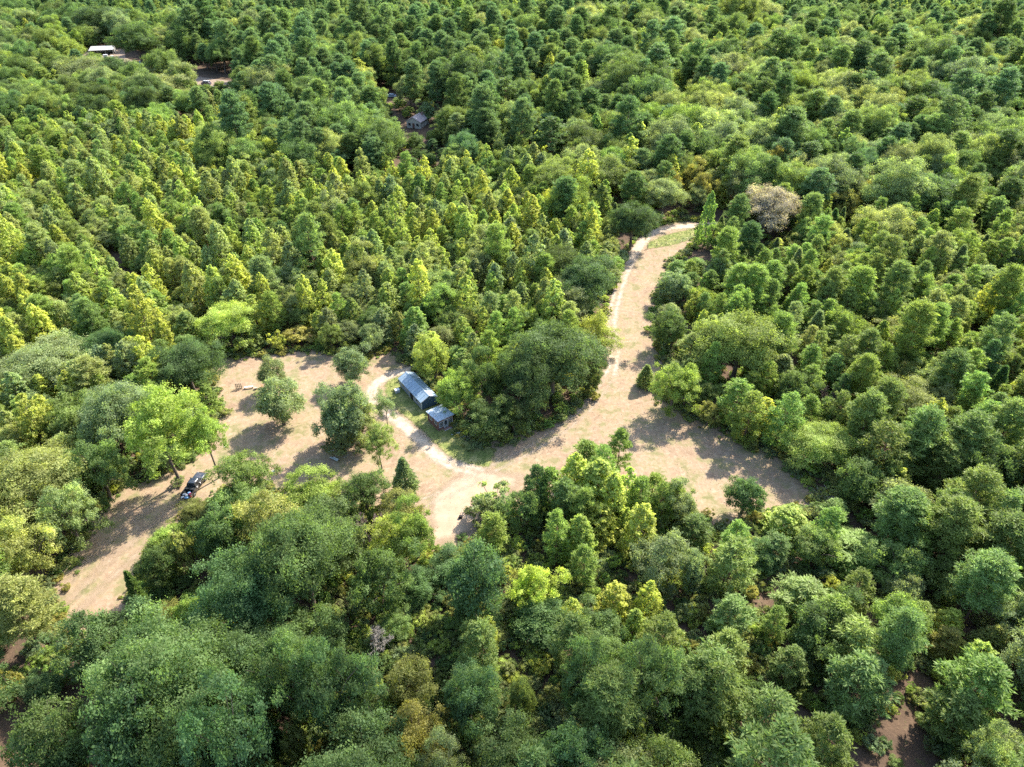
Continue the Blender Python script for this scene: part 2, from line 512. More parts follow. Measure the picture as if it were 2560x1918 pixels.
# ------------------------------------------------------------------ tree shapes
def unit(v):
    return v / (np.linalg.norm(v, axis=-1, keepdims=True) + 1e-9)
def rdir(rng, n):
    return unit(rng.normal(size=(n, 3)))
def leaves(c, nrm, size, asp, rng, along=None, fold=.12):
    """diamond leaves: c centres, nrm normals, size lengths; along = long axis"""
    n = len(c)
    if along is None:
        along = rdir(rng, n)
    t = unit(along - nrm * (along * nrm).sum(1, keepdims=True))
    b = np.cross(nrm, t)
    s = size[:, None]
    v = np.stack([c - t * s * .5, c + b * s * .5 * asp + nrm * s * fold, c + t * s * .5, c - b * s * .5 * asp + nrm * s * fold], 1).reshape(-1, 3)
    return v, np.arange(4 * n).reshape(-1, 4)
def tubes(segs, sides=5):
    """segs: list of (p0, p1, r0, r1)"""
    if not segs:
        return np.zeros((0, 3)), np.zeros((0, 4), int)
    p0 = np.array([s[0] for s in segs], float); p1 = np.array([s[1] for s in segs], float)
    r0 = np.array([s[2] for s in segs]); r1 = np.array([s[3] for s in segs])
    d = unit(p1 - p0)
    ref = np.where(np.abs(d[:, 2:3]) > .9, np.array([[1., 0, 0]]), np.array([[0, 0, 1.]]))
    a = unit(np.cross(d, ref)); b = np.cross(d, a)
    an = np.arange(sides) * 2 * PI / sides
    ring = a[:, None, :] * np.cos(an)[None, :, None] + b[:, None, :] * np.sin(an)[None, :, None]
    v = np.concatenate([p0[:, None] + ring * r0[:, None, None], p1[:, None] + ring * r1[:, None, None]], 1).reshape(-1, 3)
    i = np.arange(sides); j = (i + 1) % sides
    f = np.stack([i, j, sides + j, sides + i], 1)
    F = (f[None] + (np.arange(len(segs)) * 2 * sides)[:, None, None]).reshape(-1, 4)
    return v, F
def bow(segs, a, b, r0, r1, rng, lift=.1, k=3):
    a = np.array(a, float); b = np.array(b, float)
    L = np.linalg.norm(b - a)
    mid = rng.normal(size=3) * .06 * L + np.array([0, 0, lift * L])
    pr = a
    for i in range(1, k + 1):
        t = i / k
        p = a + (b - a) * t + mid * 4 * t * (1 - t) * .5
        segs.append((pr, p, r0 + (r1 - r0) * (i - 1) / k, r0 + (r1 - r0) * t))
        pr = p
class Tree:
    pass
def finish(name, segs, lv, lf, var, kindmat, barkmat, sides=5):
    t = Tree()
    tv, tf = tubes(segs, sides)
    t.trunk = np_mesh(name + '_trunk', tv, tf, [M[barkmat]]) if len(tf) else None
    if len(lf):
        t.crown = np_mesh(name + '_crown', lv, lf, [M[kindmat]], var)
        full_v = np.concatenate([tv, lv]); full_f = np.concatenate([tf, lf + len(tv)])
        fv = np.concatenate([np.full(len(tf), .5), var])
        mi = np.concatenate([np.zeros(len(tf)), np.ones(len(lf))])
        t.full = np_mesh(name + '_mass', full_v, full_f, [M[barkmat], M[kindmat + '_i']], fv, mi)
    else:
        t.crown = None
        t.full = t.trunk
    return t

def broadleaf(name, seed, Rr=5.0, H=10.0, ncl=46, spr=11, lps=26, lsize=.30, base=.30, low=-.45, squash=1.0, cone=0.0, ragged=.18, tall=False):
    """round crown of leafy lumps; nominal width 2*Rr and height H"""
    rng = np.random.default_rng(seed)
    zc = H * (base + (1 - base) * .48); rz = H * (1 - base) * .52 * squash
    # lump centres spread over the ellipsoid
    k = np.arange(ncl) + .5
    cz = 1 - (1 - low) * k / ncl
    th = k * 2.39996 + rng.random() * 6
    rr = np.where(cz > 0, np.sqrt(np.maximum(0, 1 - cz ** 2)), np.sqrt(np.maximum(0, 1 - np.abs(cz) ** 3)))
    d = np.stack([rr * np.cos(th), rr * np.sin(th), cz], 1) + rng.normal(size=(ncl, 3)) * .10
    rad = rng.uniform(.52, .90, ncl) * (1 + ragged * rng.normal(size=ncl))
    # big lobes
    lob = rdir(rng, 9); amp = rng.uniform(-.42, .34, 9)
    rad *= 1 + (np.maximum(0, unit(d) @ lob.T) ** 3 * amp).sum(1)
    C = d * rad[:, None] * np.array([Rr, Rr, rz])
    if cone:
        C[:, :2] *= (1 - cone * np.clip(C[:, 2:3] / rz, -.6, 1))
    C[:, 2] += zc
    # a few inside, so the crown is not hollow
    nin = ncl // 4
    Ci = rdir(rng, nin) * rng.uniform(.15, .5, (nin, 1)) * np.array([Rr, Rr, rz]); Ci[:, 2] += zc
    C = np.concatenate([C, Ci])
    rc = Rr * rng.choice([.14, .18, .22, .27, .33, .38], len(C)) * rng.uniform(.9, 1.1, len(C))
    cvar = rng.uniform(.15, .75, len(C))
    cen = np.array([0, 0, zc - rz * .25])
    P, Nn, V = [], [], []
    for c, r, cv in zip(C, rc, cvar):
        ns = max(5, int(spr * (r / (.25 * Rr)) ** 1.6))
        out = unit((c - cen)[None])[0]
        dd = unit(rdir(rng, ns) + out * .75 + np.array([0, 0, .25]))
        sp = c + dd * r * rng.uniform(.55, 1.12, (ns, 1)) * np.array([1, 1, .8])
        st = unit(dd * .65 + np.array([0, 0, .45]) + rng.normal(size=(ns, 3)) * .48)
        sv = np.clip(cv + rng.normal(size=ns) * .15, 0, 1)
        nl = rng.integers(int(lps * .6), int(lps * 1.4), ns)
        I = np.repeat(np.arange(ns), nl)
        off = rng.normal(size=(len(I), 3)) * (.068 * Rr) * np.array([1, 1, .6])
        P.append(sp[I] + off)
        Nn.append(unit(st[I] + rng.normal(size=(len(I), 3)) * .36))
        V.append(np.clip(sv[I] + rng.normal(size=len(I)) * .07, 0, 1))
    P = np.concatenate(P); Nn = np.concatenate(Nn); V = np.concatenate(V)
    keep = P[:, 2] > H * base * .35
    P, Nn, V = P[keep], Nn[keep], V[keep]
    lv, lf = leaves(P, Nn, lsize * np.exp(rng.normal(size=len(P)) * .32), .62, rng)
    segs = []
    tr = (.022 * H + .03 * Rr) * (.55 if tall else 1)
    lean = rng.normal(size=2) * .03 * H
    top = np.array([lean[0], lean[1], zc + rz * .2])
    fork = np.array([lean[0] * .5, lean[1] * .5, H * max(base, .18)])
    segs.append((np.array([0, 0, -.3]), np.array([0, 0, .35]), tr * 1.35, tr * 1.02))
    segs.append((np.array([0, 0, .35]), fork, tr * 1.02, tr * .8))
    bow(segs, fork, top, tr * .8, tr * .25, rng, 0, 3)
    limbs = rng.choice(len(C), min(len(C), 26), replace=False)
    for i in limbs:
        f = rng.random()
        a = fork + (top - fork) * f * .7
        bow(segs, a, C[i], tr * .42 * (1 - .4 * f), .02, rng, .12, 3)
    for i in limbs:      # bare twigs at the crown's edge
        o_ = unit((C[i] - cen)[None])[0]
        for _ in range(2):
            dd = unit((o_ + rng.normal(size=3) * .5)[None])[0]
            segs.append((C[i], C[i] + dd * rc[i] * rng.uniform(1.0, 1.45), .024, .008))
    return finish(name, segs, lv, lf, V, 'leaf', 'bark')

def pine(name, seed, H=10.0, Wd=4.6, base=.10, step=.55, nb=5, tl=.40, per=26, flat=.5, pad=.46):
    """straight stem, many single branches, each ending in soft pads of needles"""
    rng = np.random.default_rng(seed)
    segs = []
    lean = rng.normal(size=2) * .015 * H
    tr = .011 * H + .02
    axis = lambda z: np.array([lean[0] * (z / H) ** 2, lean[1] * (z / H) ** 2, z])
    zs = np.linspace(0, H * .97, 8)
    for a, b_ in zip(zs[:-1], zs[1:]):
        segs.append((axis(a) - (np.array([0, 0, .3]) if a == 0 else 0), axis(b_), tr * (1 - .93 * a / H), tr * (1 - .93 * b_ / H)))
    P, D, V = [], [], []
    nbr = int(nb * H * (1 - base) / step)
    tt = np.sort(rng.random(nbr)) ** 1.05
    th = np.arange(nbr) * 2.39996 + rng.normal(size=nbr) * .35
    lob = rng.random(6) * 6.28; la = rng.uniform(-.30, .28, 6); lz = rng.random(6)
    for t, a in zip(tt, th):
        z = H * (base + (1 - base) * t * .96)
        L = Wd / 2 * min(1, .62 + 1.3 * t) * (1 - t ** 2.0) ** flat + .10
        for q, b_, c in zip(lob, la, lz):
            L *= 1 + b_ * max(0, math.cos(a - q)) ** 2 * math.exp(-((t - c) / .22) ** 2)
        Lb = L * rng.uniform(.62, 1.12)
        e0 = R(rng.uniform(-6, 16) + 42 * t)
        dirh = np.array([math.cos(a), math.sin(a), 0])
        p0 = axis(z)
        tip = p0 + dirh * Lb * math.cos(e0) + np.array([0, 0, Lb * math.sin(e0) + .14 * Lb])
        mid = (p0 + tip) / 2 - np.array([0, 0, .05 * Lb])
        segs.append((p0, mid, .016 + .006 * Lb, .013))
        segs.append((mid, tip, .013, .006))
        side = np.array([-dirh[1], dirh[0], 0])
        npad = 1 + int(Lb / .62)
        wv = rng.uniform(.25, .7)
        for i in range(npad):
            f = 1.0 - .62 * i / max(1, npad) - rng.uniform(0, .08)
            c = p0 + (tip - p0) * f + side * rng.normal() * .24 * Lb * (1.1 - f + .15)
            n = int(per * rng.uniform(.7, 1.3))
            rp = pad * rng.uniform(.7, 1.2)
            dd = unit(rdir(rng, n) * np.array([1, 1, .8]) + np.array([0, 0, .45]) + dirh * .35)
            P.append(c + dd * rp * rng.uniform(.35, 1.0, (n, 1)) * np.array([1, 1, .8]))
            D.append(unit(dd + rng.normal(size=(n, 3)) * .3))
            V.append(np.clip(wv + rng.normal() * .1 + rng.normal(size=n) * .15, 0, 1))
    P = np.concatenate(P); D = np.concatenate(D); V = np.concatenate(V)
    Nn = unit(np.cross(D, rdir(rng, len(D))) + np.array([0, 0, .3]))
    lv, lf = leaves(P, Nn, tl * rng.uniform(.7, 1.25, len(P)), .27, rng, D, .05)
    return finish(name, segs, lv, lf, V, 'needle', 'bark_pine', 4)

def sweetgum(name, seed, H=10.0, Wd=4.6, base=.06, ncl=62, lpc=125, lsize=.26, flat=.75):
    rng = np.random.default_rng(seed)
    t = np.sort(rng.random(ncl) ** 1.15) * .97
    t = np.concatenate([t, [.93, .97, 1.0]])
    L = Wd / 2 * np.minimum(1, .6 + 1.4 * t) * (1 - t ** 1.5) ** flat
    lob = rng.random(5) * 6.28; la = rng.uniform(-.35, .3, 5); lz = rng.random(5)
    th = np.arange(len(t)) * 2.39996 + rng.random() * 6
    for q, b_, c in zip(lob, la, lz):
        L = L * (1 + b_ * np.maximum(0, np.cos(th - q)) ** 2 * np.exp(-((t - c) / .22) ** 2))
    rr = L * rng.uniform(.5, 1.08, len(t))
    z = H * (base + (1 - base) * t)
    C = np.stack([rr * np.cos(th), rr * np.sin(th), z], 1)
    rc = (.22 + .12 * Wd * (1 - t) ** .4) * rng.uniform(.75, 1.25, len(t))
    P, Nn, V = [], [], []
    for c, r in zip(C, rc):
        n = int(lpc * rng.uniform(.7, 1.3))
        out = unit(np.array([[c[0], c[1], .0]]) + 1e-6)[0]
        ns = 9
        dd = unit(rdir(rng, ns) + out * .6 + np.array([0, 0, .35]))
        sp = c + dd * r * rng.uniform(.35, 1.15, (ns, 1)) * np.array([.9, .9, 1.25])
        I = rng.integers(0, ns, n)
        P.append(sp[I] + rng.normal(size=(n, 3)) * r * .20)
        Nn.append(unit(dd[I] * .6 + np.array([0, 0, .3]) + rng.normal(size=(n, 3)) * .6))
        V.append(np.clip(rng.uniform(.2, .75) + rng.normal(size=ns)[I] * .1 + rng.normal(size=n) * .08, 0, 1))
    P = np.concatenate(P); Nn = np.concatenate(Nn); V = np.concatenate(V)
    lv, lf = leaves(P, Nn, lsize * rng.uniform(.6, 1.3, len(P)), .75, rng)
    segs = []
    tr = .011 * H + .02
    zs = np.linspace(0, H * .97, 7)
    for a, b_ in zip(zs[:-1], zs[1:]):
        segs.append((np.array([0, 0, a - (.3 if a == 0 else 0)]), np.array([0, 0, b_]), tr * (1 - .93 * a / H), tr * (1 - .93 * b_ / H)))
    for c in C[::2]:
        segs.append((np.array([0, 0, max(.3, c[2] - np.hypot(c[0], c[1]) * .5)]), c, .035, .012))
    return finish(name, segs, lv, lf, V, 'leaf', 'bark', 4)

def cedar(name, seed, H=8.0, Wd=3.6, n=1500, per=6, flat=.75, base=.03):
    rng = np.random.default_rng(seed)
    t = rng.random(n) ** 1.35
    lob = rng.random(5) * 6.28; la = rng.uniform(-.2, .25, 5); lz = rng.random(5)
    th = rng.random(n) * 6.28
    L = Wd / 2 * np.minimum(1, .62 + 1.6 * t) * (1 - t) ** flat
    for a, b_, c in zip(lob, la, lz):
        L = L * (1 + b_ * np.maximum(0, np.cos(th - a)) ** 2 * np.exp(-((t - c) / .25) ** 2))
    L = L * (1 + .16 * np.sin(t * 46 + 3 * np.sin(th)))
    r = L * rng.uniform(.62, 1.08, n)
    C = np.stack([r * np.cos(th), r * np.sin(th), H * (base + (1 - base) * t)], 1)
    out = np.stack([np.cos(th), np.sin(th), np.full(n, .9)], 1)
    I = np.repeat(np.arange(n), per)
    D = unit(out[I] + rng.normal(size=(len(I), 3)) * .5)
    P = C[I] + D * .16 + rng.normal(size=(len(I), 3)) * .07
    V = np.clip(.45 + rng.normal(size=n)[I] * .15 + rng.normal(size=len(I)) * .15, 0, 1)
    Nn = unit(np.cross(D, rdir(rng, len(D))))
    lv, lf = leaves(P, Nn, .38 * rng.uniform(.7, 1.3, len(P)), .34, rng, D, .05)
    tr = .012 * H + .03
    segs = [(np.array([0, 0, -.3]), np.array([0, 0, H * .5]), tr, tr * .6), (np.array([0, 0, H * .5]), np.array([0, 0, H * .96]), tr * .6, .02)]
    return finish(name, segs, lv, lf, V, 'needle', 'bark', 4)

def skeleton(rng, H, spread=.55, levels=4, r=None, fork=.3):
    segs, tips = [], []
    r = r or .02 * H
    def grow(p, d, L, rad, lev):
        k = 3
        q = p
        for i in range(k):
            d = unit((d + rng.normal(size=3) * .13 + np.array([0, 0, .05]))[None])[0]
            q2 = q + d * L / k
            segs.append((q, q2, rad * (1 - .3 * i / k), rad * (1 - .3 * (i + 1) / k)))
            q = q2
            if lev < levels and i > 0:
                nd = unit((d + rng.normal(size=3) * spread)[None])[0]
                grow(q, nd, L * rng.uniform(.5, .75), rad * .5, lev + 1)
        if lev < levels:
            for _ in range(2):
                nd = unit((d + rng.normal(size=3) * spread)[None])[0]
                grow(q, nd, L * rng.uniform(.55, .8), rad * .6, lev + 1)
        else:
            tips.append(q)
    grow(np.array([0, 0, -.2]), np.array([0, 0, 1.]), H * fork, r, 0)
    return segs, np.array(tips)
def fit(segs, tips, Wd, H):
    pts = np.array([s[1] for s in segs])
    s = np.array([Wd / max(1e-3, np.ptp(pts[:, 0])), Wd / max(1e-3, np.ptp(pts[:, 1])), H / max(1e-3, pts[:, 2].max())])
    return [(a * s, b_ * s, r0, r1) for a, b_, r0, r1 in segs], tips * s
def sparse(name, seed, H=9.0, Wd=7.0, per=34, lsize=.26, levels=4):
    """airy crown: every twig tip carries a loose spray, branches show through"""
    rng = np.random.default_rng(seed)
    segs, tips = skeleton(rng, H, .62, levels, .017 * H)
    segs, tips = fit(segs, tips, Wd, H)
    segs = [(a, b_, max(.012, r0), max(.010, r1)) for a, b_, r0, r1 in segs]
    I = np.repeat(np.arange(len(tips)), per)
    P = tips[I] + rng.normal(size=(len(I), 3)) * np.array([.42, .42, .28])
    Nn = unit(np.array([0, 0, .7]) + rng.normal(size=(len(I), 3)) * .6)
    V = np.clip(.45 + rng.normal(size=len(tips))[I] * .15 + rng.normal(size=len(I)) * .15, 0, 1)
    lv, lf = leaves(P, Nn, lsize * rng.uniform(.5, 1.3, len(P)), .5, rng)
    return finish(name, segs, lv, lf, V, 'leaf', 'bark', 4)
def bare(name, seed, H=7.0, Wd=5.0, mat='deadwood'):
    rng = np.random.default_rng(seed)
    segs, tips = skeleton(rng, H, .6, 5, .018 * H)
    segs, tips = fit(segs, tips, Wd, H)
    segs = [(a, b_, max(.022, r0), max(.016, r1)) for a, b_, r0, r1 in segs]
    return finish(name, segs, np.zeros((0, 3)), np.zeros((0, 4), int), None, 'leaf', mat, 4)

PROTO = {
    # key: (list of shapes, nominal width, nominal height)
    'O': ([broadleaf('oak_large_%d' % i, 100 + i, 6.5, 14, 66, 15, 46, .225, .26, -.5, ragged=.16) for i in range(3)], 13.0, 14.0),
    'o': ([broadleaf('oak_%d' % i, 10 + i, 4.0, 8.6, 36, 12, 38, .195, .08 + .04 * (i % 3), -.8, cone=.12 * (i % 3)) for i in range(8)], 8.0, 8.6),
    't': ([broadleaf('oak_tall_%d' % i, 40 + i, 4.0, 13, 42, 11, 36, .20, .34, -.7, cone=.1, tall=True) for i in range(2)], 8.0, 13.0),
    'p': ([pine('pine_%d' % i, 60 + i, 10, 4.8, .08 + .03 * (i % 3), .50, 5, flat=.62 + .12 * (i % 3)) for i in range(7)], 4.8, 10.0),
    'P': ([pine('pine_tall_%d' % i, 80 + i, 18, 7.6, .34, .60, 6, .50, 30, .55, .72) for i in range(3)], 7.6, 18.0),
    's': ([sweetgum('sweetgum_%d' % i, 120 + i, 10, 4.6, .05, 54 + 4 * i) for i in range(7)], 4.6, 10.0),
    'c': ([cedar('cedar_%d' % i, 140 + i, 8, 3.6) for i in range(3)], 3.6, 8.0),
    'l': ([sparse('locust_%d' % i, 160 + i) for i in range(3)], 7.0, 9.0),
    'x': ([bare('snag_%d' % i, 180 + i, mat='deadwood' if i != 1 else 'deadtwig') for i in range(3)], 5.0, 7.0),
    'h': ([broadleaf('shrub_%d' % i, 200 + i, 1.6, 2.2, 16, 8, 24, .15, .02, -.35) for i in range(3)], 3.2, 2.2),
}
NAME = {'O': 'oak_tree', 'o': 'oak_tree', 't': 'oak_tree', 'p': 'pine_tree', 'P': 'pine_tree', 's': 'sweetgum_tree', 'c': 'cedar_tree', 'l': 'sparse_tree', 'x': 'dead_tree', 'h': 'shrub'}
WORD = {'O': 'broad-crowned tree', 'o': 'round-crowned tree', 't': 'high-crowned tree', 'p': 'young pine', 'P': 'tall pine', 's': 'conical leafy tree', 'c': 'cedar', 'l': 'airy half-bare tree', 'x': 'leafless tree', 'h': 'bush'}
CATW = {'oak_tree': 'tree', 'pine_tree': 'pine tree', 'sweetgum_tree': 'tree', 'cedar_tree': 'cedar', 'sparse_tree': 'tree', 'dead_tree': 'dead tree', 'shrub': 'bush'}
TINT = {  # leaf colours (reflectance)
    'k': (.112, .158, .055), 'd': (.126, .196, .066), 'm': (.205, .275, .084), 'g': (.245, .335, .084), 'y': (.405, .460, .110),
    'e': (.245, .295, .132), 'w': (.310, .360, .130), 'l': (.285, .285, .085), 'b': (.142, .218, .080), 'v': (.450, .500, .090),
    'a': (.310, .385, .080), 'n': (.2, .2, .2), 'r': (.44, .39, .31), 'q': (.150, .232, .098),
}
CW = {'k': 'deep green', 'd': 'dark green', 'm': 'mid-green', 'g': 'bright green', 'y': 'yellow-green', 'e': 'grey-green', 'w': 'pale green',
      'l': 'olive', 'b': 'blue-green', 'v': 'lime-yellow', 'a': 'fresh light green', 'n': 'grey', 'r': 'pinkish-grey', 'q': 'teal-green'}

